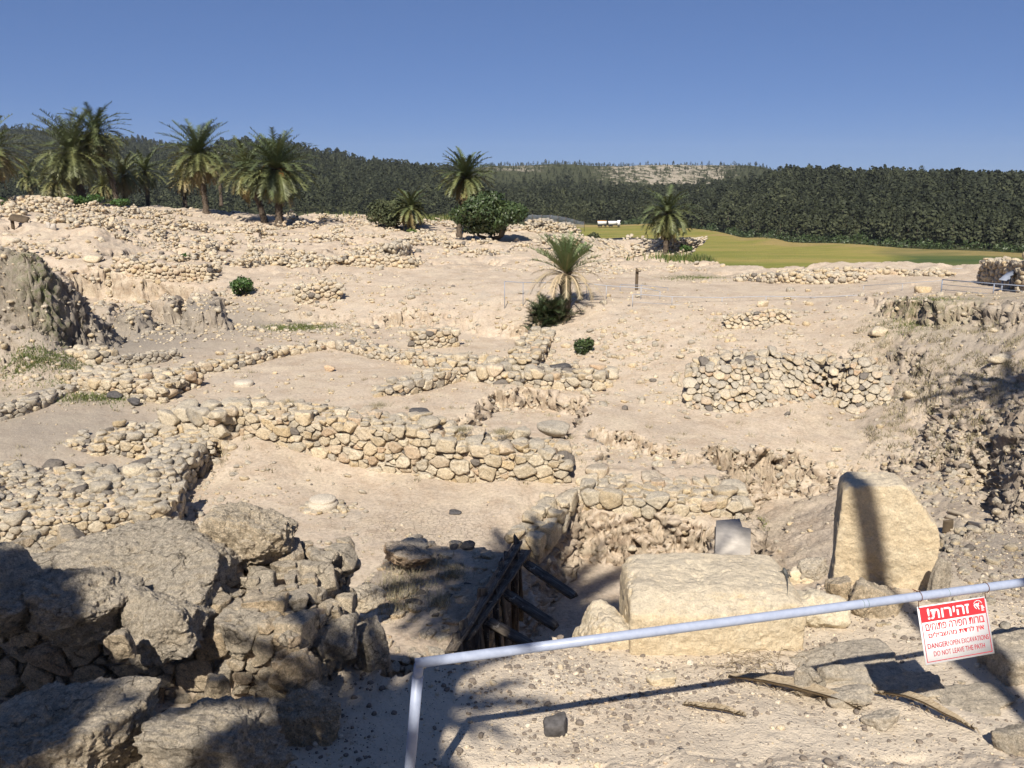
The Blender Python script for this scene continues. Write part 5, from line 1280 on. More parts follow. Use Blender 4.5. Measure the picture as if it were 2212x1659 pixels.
# scrub along the far rim of the field
fe_a = np.array([math.atan2(*P(a, b, -25.9)) for a, b in FE]); fe_r = np.array([math.hypot(*P(a, b, -25.9)) for a, b in FE])
aa = rgf.uniform(0.12, 0.62, 420); r_ = np.interp(aa, fe_a, fe_r) + rgf.uniform(1, 18, 420)
bl = [((r*math.sin(a), r*math.cos(a), float(HH(r*math.sin(a), r*math.cos(a))[0]) + 0.5), (rgf.uniform(1.5, 3.6), rgf.uniform(1.5, 3), rgf.uniform(1.2, 3.2))) for a, r in zip(aa, r_)]
V, F, A = leaf_cloud(rgf, bl, 22000, 0.9, inner=0.4)
tag(link('scrub', new_mesh('scrub', V, F, [M['carob']], False, dict(age=A))), 'low green scrub between the wheat and the pines', 'scrub', None, 'stuff')
# strip of bushes behind the palms at left
aa = rgf.uniform(-0.56, -0.08, 160); bl = []
for a in aa:
    r = rgf.uniform(108, 150); bl.append(((r*math.sin(a), r*math.cos(a), rgf.uniform(-9, -3.5) + 2.5*math.sin(a*9)), (rgf.uniform(1.5, 3), 2, rgf.uniform(1.2, 2.4))))
# ------------------------------------------------------------------ made things
M['paint'] = None
t = NT('pale_blue_grey_paint'); n = t.noise(30, 4, 0.6); c = t.ramp(n, [(0.3, (0.30, 0.345, 0.46)), (0.7, (0.37, 0.415, 0.53))])
rust = t.ramp(t.noise(22, 5, 0.8), [(0.70, 0.0), (0.74, 1.0)]); c = t.mix(rust, c, (0.16, 0.075, 0.03)); t.b.inputs['Specular IOR Level'].default_value = 0.4
M['paint'] = t.done(c, t.bump(n, 0.1, 0.002), rough=0.42)
M['white'] = flatmat('white_enamel', (0.78, 0.78, 0.80), 0.35, 0.02, 8, spec=0.4)
M['red'] = flatmat('sign_red', (0.66, 0.035, 0.045), 0.4, 0.04, 8, spec=0.4)
M['darkred'] = flatmat('sign_dark_red', (0.42, 0.035, 0.06), 0.4, 0.04, 8)
M['wire'] = flatmat('rusty_wire', (0.13, 0.055, 0.03), 0.8, 0.3, 40)
M['greyrail'] = flatmat('galvanised_rail', (0.24, 0.27, 0.34), 0.5, 0.1, 5)
M['whiterail'] = flatmat('pale_far_rail', (0.36, 0.37, 0.40), 0.5, 0.06, 5)
M['slab'] = flatmat('concrete_slab', (0.46, 0.42, 0.37), 0.9, 0.14, 7)
M['palewood'] = flatmat('bleached_wood', (0.50, 0.42, 0.31), 0.9, 0.25, 14)
M['signwood'] = flatmat('dark_stained_wood', (0.10, 0.075, 0.05), 0.8, 0.2, 8)
M['marble'] = rock_material('column_stone', yellow=(0.55, 0.48, 0.38), pale=(0.60, 0.53, 0.43), grey=(0.45, 0.41, 0.35), sc=2, patina=0.3, bump=0.5, vary=False)
t = NT('old_planks'); mp = t.n('Mapping'); tc = t.n('TexCoord'); t.l(tc.outputs['Object'], mp.inputs[0]); mp.inputs['Scale'].default_value = (1.5, 14, 14)
g = t.noise(2.5, 6, 0.7, vec=mp.outputs[0]); c = t.ramp(g, [(0.3, (0.045, 0.036, 0.03)), (0.5, (0.12, 0.10, 0.082)), (0.7, (0.24, 0.205, 0.165))])
fl = t.ramp(t.noise(9, 5, 0.75, vec=tc.outputs['Object']), [(0.60, 0.0), (0.66, 1.0)]); c = t.mix(fl, c, (0.42, 0.37, 0.30))
M['plank'] = t.done(c, t.bump(g, 0.6, 0.006))
t = NT('dried_frond'); mp = t.n('Mapping'); tc = t.n('TexCoord'); t.l(tc.outputs['Object'], mp.inputs[0]); mp.inputs['Scale'].default_value = (2, 40, 40)
g = t.noise(3, 5, 0.7, vec=mp.outputs[0]); M['deadfrond'] = t.done(t.ramp(g, [(0.3, (0.13, 0.095, 0.06)), (0.5, (0.30, 0.24, 0.165)), (0.72, (0.46, 0.39, 0.28))]), t.bump(g, 0.5, 0.004))

def V3(*a): return np.array(a, float)
def box_between(a, b, w, h, roll=0.0, jag=0.0, rng=None):
    """plank from a to b: local mesh with x along; returns verts/faces in local frame plus matrix"""
    a = Vector(a); b = Vector(b); d = b - a; L = d.length; q = d.to_track_quat('X', 'Z'); Mx = Matrix.Translation(a) @ q.to_matrix().to_4x4() @ Matrix.Rotation(roll, 4, 'X')
    n = 10; V = []; F = []; rng = rng or np.random.default_rng(1)
    for i in range(n+1):
        x = L*i/n; e = 1 - 0.25*rng.uniform(0, jag) if i in (0, n) else 1
        for sy, sz in ((-1,-1),(1,-1),(1,1),(-1,1)):
            V.append((x + (rng.uniform(-jag, jag)*0.05 if i in (0, n) else 0), sy*w/2*e*(1 + 0.04*rng.uniform(-1, 1)), sz*h/2))
    for i in range(n):
        for k in range(4): F.append((4*i+k, 4*i+(k+1) % 4, 4*i+4+(k+1) % 4, 4*i+4+k))
    F.append((3,2,1,0)); F.append((4*n, 4*n+1, 4*n+2, 4*n+3))
    return np.array(V), F, Mx
def part_plank(name, root, a, b, w, h, roll=0, mat='plank', seed=0, label=None):
    V, F, Mx = box_between(a, b, w, h, roll, 1.0, np.random.default_rng(seed))
    o = link(name, new_mesh(name, V, F, [M[mat]]), root); o.matrix_local = Matrix.Translation(-Vector(root.location)) @ Mx
    if label: o['label'] = label
    return o
def part_tube(name, root, pts, r, mat, seg=12, smooth=True, label=None):
    p = Poly(); rr = [r]*len(pts) if np.isscalar(r) else r; V, F = tube(np.array(pts, float) - np.array(root.location)[None], rr, seg); p.add(V, F)
    o = link(name, p.mesh(name, M[mat], smooth), root)
    return tag(o, label)

# --- near handrail
pa = V3(*P(905, 1432, -2.3), -2.3); pb = V3(*P(2212, 1258, -2.3), -2.3); dirp = (pb - pa)/np.linalg.norm(pb - pa)
foot = V3(*PD(876, 1755, 3.86)); foot[2] = h1(foot[0], foot[1]) - 0.05
post_top = pa + V3(0, 0, 0.0)
hr = empty('handrail', (foot[0], foot[1], foot[2]), 'pale blue painted pipe handrail crossing the lower right corner', 'handrail')
part_tube('rail', hr, [pa - dirp*0.018, pa + dirp*1.2, pb, pb + dirp*2.2], 0.0250, 'paint', 20)
ax = (foot - post_top)/np.linalg.norm(foot - post_top)
part_tube('post', hr, [post_top + ax*0.075, foot], 0.0268, 'paint', 20)
part_tube('post_sleeve', hr, [post_top + ax*0.012, post_top + ax*0.10], 0.0235, 'paint', 20)
e2 = pb + dirp*2.0; part_tube('post', hr, [e2 - V3(0, 0, .02), (e2[0], e2[1], h1(e2[0], e2[1]) - 0.1)], 0.0268, 'paint', 20)

# --- warning sign
def on_ray(px, py, D): return V3(*PD(px, py, D))
def rail_at(px):    # point of the rail seen at column px
    best = min((abs((pa + dirp*s)[0]/(((pa + dirp*s)[1])*_c - (pa + dirp*s)[2]*_s)*K + CX - px), s) for s in np.linspace(0, 5, 4000)); return pa + dirp*best[1]
A_ = rail_at(1981); B_ = rail_at(2129)
M['greenmark'] = flatmat('faded_green_mark', (0.10, 0.17, 0.14), 0.6, 0.3, 60)
for px_ in (1862, 1872, 2046): part_tube('painted_mark', hr, [rail_at(px_) - dirp*.0012, rail_at(px_) + dirp*.0012], .0253, 'greenmark', 20)
TL = on_ray(1981, 1311, A_[1] - 0.01); TR = on_ray(2129, 1288, B_[1] - 0.01)
U = TR - TL; W_ = np.linalg.norm(U); U /= W_
bestD = min(((abs(np.dot(on_ray(2000, 1437, D) - TL, U)) + 0.0, D) for D in np.linspace(TL[1] - 0.4, TL[1] + 0.4, 400)))[1]
BL = on_ray(2000, 1437, bestD); Dn = BL - TL; Dn -= U*np.dot(Dn, U); Hs = np.linalg.norm(Dn); Dn /= Hs; Nn = np.cross(Dn, U); 
if Nn[1] > 0: Nn = -Nn
Rm = Matrix((U, -Dn, Nn)).transposed().to_4x4()     # local x right, y up, z towards the viewer
sg = empty('warning_sign', tuple(TL), 'red and white danger notice in Hebrew and English wired to the handrail', 'warning sign')
sg.rotation_euler = Rm.to_euler()
print('SIGN', W_, Hs, bestD, TL[1])
def quad(name, x0, y0, x1, y1, z, mat, thick=0.0, parent=sg):
    p = Poly(); x0, x1 = x0*W_, x1*W_; y0, y1 = -y0*Hs, -y1*Hs
    if thick: p.add([(x0,y0,z),(x0,y1,z),(x1,y1,z),(x1,y0,z),(x0,y0,z-thick),(x0,y1,z-thick),(x1,y1,z-thick),(x1,y0,z-thick)], [(0,1,2,3),(7,6,5,4),(0,4,5,1),(1,5,6,2),(2,6,7,3),(3,7,4,0)])
    else: p.add([(x0,y0,z),(x0,y1,z),(x1,y1,z),(x1,y0,z)], [(0,1,2,3)])
    return link(name, p.mesh(name, M[mat]), parent)
board = quad('board', 0, 0, 1, 1, 0.0, 'white', 0.003)
quad('red_band', 0.025, 0.02, 0.975, 0.285, 0.0008, 'red', parent=board)
p = Poly()
for a in ((0.025, 0.285, 0.035, 0.965), (0.965, 0.285, 0.975, 0.965), (0.035, 0.952, 0.965, 0.965)):
    x0, y0, x1, y1 = a[0]*W_, -a[1]*Hs, a[2]*W_, -a[3]*Hs; p.add([(x0,y0,.0008),(x0,y1,.0008),(x1,y1,.0008),(x1,y0,.0008)], [(0,1,2,3)])
link('border_line', p.mesh('border_line', M['darkred']), board)
def text(s, u, v, wdt, hgt, mat, bold=0.0, z=0.0016, name='lettering', font=None):
    cu = bpy.data.curves.new('lettering', 'FONT'); cu.body = s; cu.size = 1.0; cu.align_x = 'LEFT'; cu.resolution_u = 3
    if font: cu.font = font
    tmp = bpy.data.objects.new('lettering_tmp', cu); COL.objects.link(tmp); bpy.context.view_layer.update()
    me = bpy.data.meshes.new_from_object(tmp.evaluated_get(bpy.context.evaluated_depsgraph_get())); bpy.data.objects.remove(tmp); bpy.data.curves.remove(cu)
    n = len(me.vertices); co = np.empty(n*3, dtype=np.float32); me.vertices.foreach_get('co', co); co = co.reshape(-1, 3)
    mn, mx = co.min(0), co.max(0); co[:, 0] = (co[:, 0]-mn[0])/(mx[0]-mn[0])*wdt*W_ + (u - wdt/2)*W_; co[:, 1] = (co[:, 1]-mn[1])/(mx[1]-mn[1])*hgt*Hs - (v + hgt/2)*Hs; co[:, 2] = z
    if bold:
        # heavier strokes: the outline repeated a hair to each side and above
        fl = np.empty(len(me.loops), dtype=np.int32); me.loops.foreach_get('vertex_index', fl); sz = np.empty(len(me.polygons), dtype=np.int32); me.polygons.foreach_get('loop_total', sz)
        Vs = []; Fs = []; Ss = []
        for q_, (ox, oy) in enumerate(((0, 0), (1, 0), (-1, 0), (0, .6), (0, -.6))):
            Vs.append(co + np.array([ox*bold, oy*bold, 0.00006*q_])); Fs.append(fl + q_*n); Ss.append(sz)
        me = new_mesh(name, np.concatenate(Vs), np.concatenate(Fs), [M[mat]], sizes=np.concatenate(Ss))
    else:
        me.vertices.foreach_set('co', co.ravel()); me.materials.clear(); me.materials.append(M[mat]); me.name = name; me.update(); print('TXT', s, n, mx - mn)
    return link(name, me, board)
rev = lambda s: s[::-1]
# Hebrew reads right to left: letters stored in the order they appear from left to right
text('!' + rev('זהירות'), 0.43, 0.150, 0.60, 0.185, 'white', 0.0022)
text(rev('בורות חפירה פתוחים'), 0.50, 0.375, 0.85, 0.115, 'red', 0.0011)
text(rev('אין לרדת מהשבילים'), 0.50, 0.525, 0.80, 0.115, 'red', 0.0011)
text('DANGER!', 0.215, 0.695, 0.30, 0.085, 'darkred', 0.0007)
text('OPEN EXCAVATIONS', 0.665, 0.695, 0.57, 0.085, 'darkred', 0.00025)
text('DO NOT LEAVE THE PATH', 0.505, 0.835, 0.74, 0.085, 'darkred', 0.00025)
# emblem: a dashed arc over a leaping animal, small lines beside it
em = Poly()
def estroke(p0, p1, w):
    p0 = np.array([p0[0]*W_, -p0[1]*Hs]); p1 = np.array([p1[0]*W_, -p1[1]*Hs]); d = p1 - p0; d = d/np.linalg.norm(d); s = np.array([-d[1], d[0]])*w*W_/2
    z_ = .0016 + .00004*len(em.V); em.add([(*(p0+s), z_), (*(p0-s), z_), (*(p1-s), z_), (*(p1+s), z_)], [(0, 1, 2, 3)])
for k in range(9):
    a = math.radians(205 - k*24); b = math.radians(205 - k*24 - 15); c_ = (0.865, 0.105); estroke((c_[0] + 0.055*math.cos(a), c_[1] - 0.055*math.sin(a)), (c_[0] + 0.055*math.cos(b), c_[1] - 0.055*math.sin(b)), 0.012)
for s_ in (((.805,.135),(.835,.105),.014), ((.835,.105),(.868,.118),.018), ((.868,.118),(.885,.09),.012), ((.812,.142),(.822,.165),.012), ((.835,.12),(.86,.16),.016), ((.86,.16),(.875,.205),.012), ((.865,.125),(.88,.15),.012), ((.822,.165),(.84,.19),.010)): estroke(*s_)
for k in range(5): estroke((0.905, 0.145 + k*0.021), (0.935 + 0.01*(k % 3), 0.145 + k*0.021), 0.009)
link('emblem', em.mesh('emblem', M['white']), board)
for uu in (0.015, 0.985):
    c0 = rail_at(1981 if uu < .5 else 2129); loc = TL + U*uu*W_ + Dn*0.012
    pts = []
    side = np.cross(dirp, V3(0, 0, 1)); side /= np.linalg.norm(side)
    for k in range(13):
        a = -math.pi/2 + 2*math.pi*k/12; pts.append(c0 + dirp*(0.012 if uu < .5 else 0.0) + side*0.029*math.cos(a) + V3(0, 0, 0.029*math.sin(a)))
    pts = [loc] + pts + [loc + Nn*0.006]
    pl = Poly(); V, F = tube(pts, [0.0018]*len(pts), 6)
    Mi = (Matrix.Translation(Vector(TL)) @ Rm).inverted(); V = np.array([list(Mi @ Vector(v)) for v in V]); pl.add(V, F); link('wire_tie', pl.mesh('wire_tie', M['wire'], True), sg)
pl = Poly(); c0 = rail_at(1981); V, F = tube([c0 + V3(0.0, 0, .029), c0 + V3(-.02, 0, .04), c0 + V3(-.035, 0, .048)], [0.0018, 0.004, 0.0015], 6)
V = np.array([list(Mi @ Vector(v)) for v in V]); pl.add(V, F); link('wire_end', pl.mesh('wire_end', M['wire'], True), sg)

# --- wooden shoring in the pit
q0 = V3(*P(1060, 1300, -6.4), -7.6)
sh = empty('plank_shoring', tuple(q0), 'collapsing dark wooden shoring of planks and uprights in the shaded pit', 'wooden shoring')
def PV(px, py, z): return V3(*P(px, py, z), z)
r1 = (PV(1120, 1172, -5.62), PV(972, 1410, -5.42)); r2 = (PV(1136, 1190, -5.75), PV(1000, 1385, -5.55)); r3 = (PV(1108, 1200, -5.95), PV(985, 1400, -5.85))
part_plank('plank', sh, *r1, 0.17, 0.035, 0.4, seed=1); part_plank('plank', sh, *r2, 0.19, 0.035, 0.2, seed=2, label='pale weathered plank with flaking paint'); part_plank('plank', sh, *r3, 0.15, 0.03, 1.2, seed=3)
for i in range(11):
    u = (i + 0.3)/11; a = r1[0]*(1-u) + r1[1]*u; rg_ = np.random.default_rng(400 + i); a = a + V3(rg_.uniform(-.03, .06), 0.02, rg_.uniform(-.05, .16) if i % 3 else 0.12)
    b = a + V3(rg_.uniform(0.0, .14), rg_.uniform(-.1, .1), -rg_.uniform(1.2, 1.9)); part_plank('upright', sh, a, b, rg_.uniform(.10, .17), 0.028, rg_.uniform(0, .6), seed=20 + i)
for i, (a, b) in enumerate(((PV(1135, 1216, -5.85), PV(1243, 1290, -6.15)), (PV(1090, 1280, -5.85), PV(1198, 1352, -6.1)), (PV(1050, 1340, -5.75), PV(1150, 1396, -6.0)), (PV(1062, 1268, -6.2), PV(1170, 1330, -6.7)))):
    part_plank('brace', sh, a, b, 0.15, 0.05, 0.3, seed=40 + i)
part_plank('plank', sh, PV(1012, 1330, -6.3), PV(960, 1425, -6.2), 0.16, 0.03, 1.0, seed=50)

# --- slab over the pit side, round disc
def on_slope(px, py, a=-8.69, b=0.10):
    r = ray(px, py); t = a/(r[2] - b*r[1]); return V3(r[0]*t, r[1]*t, r[2]*t)
ps = [on_slope(*q_) for q_ in ((1547, 1124), (1598, 1120), (1604, 1138), (1622, 1142), (1621, 1196), (1545, 1195))]
ps = [p_ + V3(0, 0, 0.0) for p_ in ps]; m = Poly(); n_ = len(ps); V = ps + [p_ + V3(-0.0, 0.0, -0.07) for p_ in ps]; F = [tuple(range(n_))[::-1], tuple(range(n_, 2*n_))] + [(i, (i+1) % n_, n_ + (i+1) % n_, n_ + i) for i in range(n_)]
b0 = ps[4]; m.add(np.array(V) - b0, F); o = m.obj('stone_slab', M['slab'], None, tuple(b0)); tag(o, 'smooth flat light grey slab with a notched corner beside the deep pit', 'slab', kind='thing')
def lathe(name, prof, seg, mat, parent=None, loc=None, tint=0.5, rough=0.0, smooth=True, squash=1.0):
    V = []; F = []
    for r, z in prof:
        for k in range(seg): a = 2*math.pi*k/seg; V.append((r*math.cos(a), r*math.sin(a)*squash, z))
    for i in range(len(prof)-1):
        for k in range(seg): F.append((i*seg+k, i*seg+(k+1) % seg, (i+1)*seg+(k+1) % seg, (i+1)*seg+k))
    V = np.array(V)
    if rough: V = V*(1 + rough*fb3(V*6/max(1e-3, prof[1][0]*2), 1, 3)[:, None])
    return link(name, new_mesh(name, V, F, [M[mat]], smooth, dict(tint=np.full(len(V), tint))), parent, loc)
q = PV(1783, 1196, -7.72); o = lathe('disc_cover', [(0.001, 0.06), (0.30, 0.06), (0.33, 0.04), (0.33, -0.05)], 40, 'slab', None, tuple(q)); tag(o, 'round flat grey cover lying on the sunk floor behind the standing stone', 'round cover', kind='thing')
# --- column bases
q = G(697, 1100); q = V3(q[0], q[1], q[2]); cb = empty('column_base', tuple(q), 'round moulded column base bedded on stones in the front room', 'column base')
lathe('moulded_drum', [(0.001, .23), (0.20, .23), (0.215, .225), (0.225, .21), (0.26, .215), (0.285, .20), (0.29, .175), (0.275, .15), (0.30, .13), (0.325, .10), (0.33, .06), (0.31, -.02)], 48, 'marble', cb, (0, 0.05, 0.02), 0.62, 0.012)
rg_ = np.random.default_rng(88); pile = Pile()
for k in range(16):
    a = rg_.uniform(0, 6.28); V, F = loose_rock(rg_, (rg_.uniform(.08, .17), rg_.uniform(.08, .14), .09), 2, 9, 9, .1); pile.add(V + [0.38*math.cos(a), 0.05 + 0.36*math.sin(a), 0.0], F, rg_.uniform(.35, .9))
pile.build('bedding_stones', M['rock'], None, None, parent=cb)
q = G(527, 832); cb = empty('column_base', tuple(q), 'plain round column drum alone on the upper room floor', 'column base')
lathe('drum', [(0.001, .14), (0.24, .14), (0.29, .115), (0.30, .06), (0.29, -.02)], 40, 'marble', cb, (0, 0, 0), 0.5, 0.02, squash=0.9)

# --- lizard basking on the largest block (body, tail and legs one skin)
def lizard():
    S = lambda px, py, D: V3(*PD(px, py, D))
    dep = bpy.context.evaluated_depsgraph_get(); bpy.context.view_layer.update()
    inv = big_block.matrix_world.inverted()
    def surf(px, py, lift):
        o_ = Vector((0, 0, 0)); d_ = Vector(ray(px, py)).normalized(); ok, loc, nr, _i = big_block.ray_cast(inv @ o_, d_)
        if not ok: return None
        w = big_block.matrix_world @ loc; return np.array(w + nr*lift)
    path = [(1700, 1287), (1701, 1272), (1700, 1258), (1696, 1244), (1691, 1230), (1685, 1218), (1680, 1208), (1677, 1201)]
    lift = [.002, .003, .006, .011, .013, .016, .026, .034]; rad = [.0015, .003, .006, .012, .015, .011, .013, .006]
    pts = []
    last = None
    for (a, b), l in zip(path, lift):
        s_ = surf(a, b, l)
        if s_ is None: s_ = (last + V3(-.003, .01, .012)) if last is not None else S(a, b, 5.9)
        pts.append(s_); last = s_
    base = pts[3]; V = [p_ - base for p_ in pts]; E = [(i, i+1) for i in range(len(V)-1)]; R = list(rad)
    ax_ = V[4] - V[3]; ax_ /= np.linalg.norm(ax_); sd = np.cross(ax_, V3(0, -0.7, 0.7)); sd /= np.linalg.norm(sd); dn = V3(0, 0.0, -1)
    for idx, fw_ in ((3, -0.3), (5, 0.5)):
        for s_ in (-1, 1):
            k = len(V); V.append(V[idx] + sd*s_*0.024 + ax_*0.012*fw_ + dn*0.002); V.append(V[idx] + sd*s_*0.036 + ax_*0.03*fw_ + dn*0.018); V.append(V[-1] + sd*s_*0.010 + ax_*0.012)
            E += [(idx, k), (k, k+1), (k+1, k+2)]; R += [.005, .004, .0025]
    me = bpy.data.meshes.new('lizard'); me.from_pydata([tuple(v) for v in V], E, []); me.update()
    o = bpy.data.objects.new('lizard', me); COL.objects.link(o); o.location = tuple(base)
    sk = o.modifiers.new('skin', 'SKIN'); sk.use_smooth_shade = True
    for i, r in enumerate(R): me.skin_vertices[0].data[i].radius = (r, r)
    me.skin_vertices[0].data[3].use_root = True
    ss = o.modifiers.new('sub', 'SUBSURF'); ss.levels = 2; ss.render_levels = 2
    bpy.context.view_layer.update(); me2 = bpy.data.meshes.new_from_object(o.evaluated_get(bpy.context.evaluated_depsgraph_get())); o.modifiers.clear(); o.data = me2; me2.materials.clear(); me2.materials.append(M['lizard'])
    tag(o, 'dark grey lizard with raised head clinging to the right corner of the largest block', 'lizard', kind='thing')
M['lizard'] = flatmat('lizard_skin', (0.085, 0.085, 0.08), 0.6, 0.5, 60)
lizard()

# --- dried palm fronds on the ground
def dry_frond(label, a, b, wd, seed, curl=0.06):
    A = V3(*G(*a)); B = V3(*G(*b)); rng = np.random.default_rng(seed); n = 18; root = empty('dried_frond', tuple(A), label, 'dried frond')
    d = B - A; L = np.linalg.norm(d[:2]); t_ = d/np.linalg.norm(d); s_ = np.cross(t_, V3(0, 0, 1)); s_ /= np.linalg.norm(s_)
    m = Poly(); V = []; F = []
    for i in range(n):
        u = i/(n-1); c = A + d*u; z = max(h1(c[0], c[1]), c[2] - .05) + 0.02 + curl*math.sin(math.pi*u); w = wd*(math.sin(math.pi*(0.06 + 0.90*u))**0.8)
        for k, (sx, dz) in enumerate(((-1, .25), (-.5, 0.02), (0, -.0), (.5, 0.02), (1, .3))): V.append((c[0] + s_[0]*sx*w/2, c[1] + s_[1]*sx*w/2, z + dz*w))
    for i in range(n-1):
        for k in range(4): F.append((5*i+k, 5*i+k+1, 5*i+k+6, 5*i+k+5))
    V = np.array(V); V2 = V + [0, 0, -0.006]; N_ = len(V)
    m.add(np.concatenate([V, V2]) - A, F + [tuple(i + N_ for i in f[::-1]) for f in F]); m.obj('sheath', M['deadfrond'], root, smooth=True)
    for k in range(26):
        u = rng.uniform(0.0, 1); c = A + d*u; sgn = rng.choice([-1, 1]); l = rng.uniform(.1, .3)*L*0.5; e = c + t_*l*rng.uniform(.4, 1) + s_*sgn*l*rng.uniform(.1, .5)
        z0 = h1(c[0], c[1]) + .03; z1 = h1(e[0], e[1]) + rng.uniform(.005, .05)
        V_, F_ = tube([(c[0], c[1], z0), ((c[0]+e[0])/2, (c[1]+e[1])/2, (z0+z1)/2 + .02), (e[0], e[1], z1)], [.004, .003, .001], 4); q_ = Poly(); q_.add(V_ - A, F_)
        if k == 0: tw = Poly()
        tw.add(V_ - A, F_)
    tw.obj('twigs', M['deadfrond'], root)
dry_frond('long dried palm frond curving across the gravel below the sign', (1573, 1466), (1860, 1538), .115, 1)
dry_frond('split dried palm frond running off to the right of the stones', (1880, 1502), (2105, 1583), .075, 2)
dry_frond('short curled piece of dried frond lying on the gravel', (1474, 1527), (1612, 1552), .06, 3, .02)
tg = Poly(); rng = np.random.default_rng(5)
for k in range(60):
    px, py = 1640 + rng.normal(0, 45), 1445 + rng.normal(0, 18); a = G(px, py); an = rng.uniform(0, 6.28); l = rng.uniform(.08, .25); e = (a[0] + l*math.cos(an), a[1] + l*math.sin(an)*.7)
    V_, F_ = tube([(a[0], a[1], a[2] + .01), ((a[0]+e[0])/2, (a[1]+e[1])/2, a[2] + rng.uniform(.02, .07)), (e[0], e[1], h1(*e) + .01)], [.003, .0025, .001], 4); tg.add(V_, F_)
tag(tg.obj('twigs', M['deadfrond']), 'tangle of dry twigs and brown leaf litter by the block', 'twigs', kind='stuff')

# --- railings along the far path
def railing(label, pts, hgt, mat, r=0.03, drop=None, wires=0):
    """pts = (px, py of post top, forward distance)"""
    r = r*0.72; W = [V3(*PD(*p_)) for p_ in pts]; root = empty('path_railing', (W[0][0], W[0][1], W[0][2] - hgt), label, 'railing')
    part_tube('rail', root, W, r, mat, 8)
    for p_ in W:
        z = min(h1(p_[0], p_[1]), p_[2] - 0.3); part_tube('post', root, [p_ - V3(0, 0, .01), (p_[0], p_[1], z - .05)], r*1.05, mat, 8)
    for k in range(wires):
        f = (k+1)/(wires+1); part_tube('wire', root, [p_ - V3(0, 0, hgt*f) for p_ in W], .009, mat, 4)
    return root
railing('white railing beginning right of the young palm and rising towards it', [(1272, 613, 35.5), (1310, 617, 35.5), (1385, 622, 35.5), (1426, 629, 35.5)], .6, 'whiterail', .024)
railing('lower white railing in front of the sign post', [(1367, 635, 34.2), (1452, 641, 34.2), (1560, 643, 34.2), (1655, 640, 34.2), (1760, 642, 34), (1870, 637, 33)], .62, 'whiterail', .022, wires=1)
railing('thin grey railing running left from the young palm', [(1090, 608, 36.5), (1130, 610, 36.5), (1200, 611, 36.5), (1268, 612, 36)], .6, 'greyrail', .02)
railing('blue grey railing above the right cliff', [(2036, 604, 31), (2148, 613, 29), (2230, 619, 28), (2330, 625, 27)], .7, 'greyrail', .026, wires=3)
railing('pale railing along the far path over the right edge', [(1722, 602, 43), (1780, 590, 44), (1975, 586, 43), (2070, 580, 43), (2165, 580, 42)], .8, 'whiterail', .028)
railing('thin pale railing beside the far path end', [(1866, 617, 35), (1950, 612, 34), (2035, 606, 32)], .62, 'whiterail', .016)
railing('tiny railing on the path in front of the dark post', [(1340, 615, 38), (1385, 616, 38), (1443, 622, 38)], .4, 'greyrail', .016)

# --- dark sign post, information desks, small markers, mesh fence
q = PD(1375, 622, 38.5); z = h1(q[0], q[1]); sgp = empty('sign_post', (q[0], q[1], z), 'dark brown wooden post with a short arm beside the path', 'sign post')
part_plank('post', sgp, (q[0], q[1], z - .1), (q[0], q[1], z + 0.95), .12, .12, 0, 'signwood'); part_plank('arm', sgp, (q[0] - .02, q[1] - .08, z + .82), (q[0] + .14, q[1] - .08, z + .84), .16, .04, 0, 'signwood')
q = G(45, 492); x0, y0, z0_ = q; k_ = y0/55.0; dk = empty('reading_desk', (x0, y0, z0_), 'dark wooden reading desk with slanted top on the left plateau', 'information desk')
wd_ = 33/K*y0; part_plank('post', dk, (x0 - wd_/2, y0, z0_ - .1), (x0 - wd_/2, y0, z0_ + .62), .14, .14, 0, 'signwood'); part_plank('post', dk, (x0 + wd_/2, y0 - .15, z0_ - .1), (x0 + wd_/2, y0 - .15, z0_ + .36), .14, .14, 0, 'signwood')
part_plank('slanted_board', dk, (x0 - wd_/2 - .05, y0 - .1, z0_ + .60), (x0 + wd_/2 + .1, y0 - .1, z0_ + .40), .5, .05, .7, 'signwood', label='slanted board with pale upper edge')
for lb, px, py in (('white marker block standing right of the reading desk', 116, 497), ('dull white marker block leaning behind its whiter neighbour', 106, 494), ('pale upright marker stone near the left wall ruins', 243, 482)):
    q = G(px, py); s_ = 11*q[1]/K; V, F = loose_rock(np.random.default_rng(px), (s_/2, s_/3, s_*.62), 2, 16, 4, .02); thing_mesh('marker_stone', V + [q[0], q[1], q[2] + s_*.5], F, [M['slab'] if px != 243 else M['rock']], (q[0], q[1], q[2]), lb, 'marker stone', None, 'thing', attrs=dict(tint=np.full(len(V), .5)))
# slanted panel at the right edge
Dp = 30.0; a = V3(*PD(2166, 606, Dp)); b = V3(*PD(2190, 603, Dp)); z = h1(a[0], a[1]); ip = empty('information_panel', (a[0], a[1], z), 'slanted grey information panel on two posts at the right edge', 'information panel')
part_tube('post', ip, [(a[0], a[1], z - .1), a], .03, 'greyrail', 8); part_tube('post', ip, [(b[0], b[1] + .2, z - .1), b + V3(0, .2, .12)], .03, 'greyrail', 8)
pp = [V3(*PD(2158, 603, Dp - .2)), V3(*PD(2178, 606, Dp - .2)), V3(*PD(2198, 582, Dp + .3)), V3(*PD(2176, 588, Dp + .3))]; m = Poly(); nn = V3(0, 0, -.04); m.add([p_ - a + V3(0, 0, a[2] - z) for p_ in pp] + [p_ - a + V3(0, 0, a[2] - z) + nn for p_ in pp], [(0,1,2,3),(7,6,5,4),(0,4,5,1),(1,5,6,2),(2,6,7,3),(3,7,4,0)]); m.obj('panel', M['greyrail'], ip)
wp = V3(*PD(2198, 606, 31)); part_plank('thick_post', ip, (wp[0], wp[1], h1(wp[0], wp[1]) - .1), (wp[0], wp[1], PD(2198, 578, 31)[2]), .2, .2, 0, 'signwood')
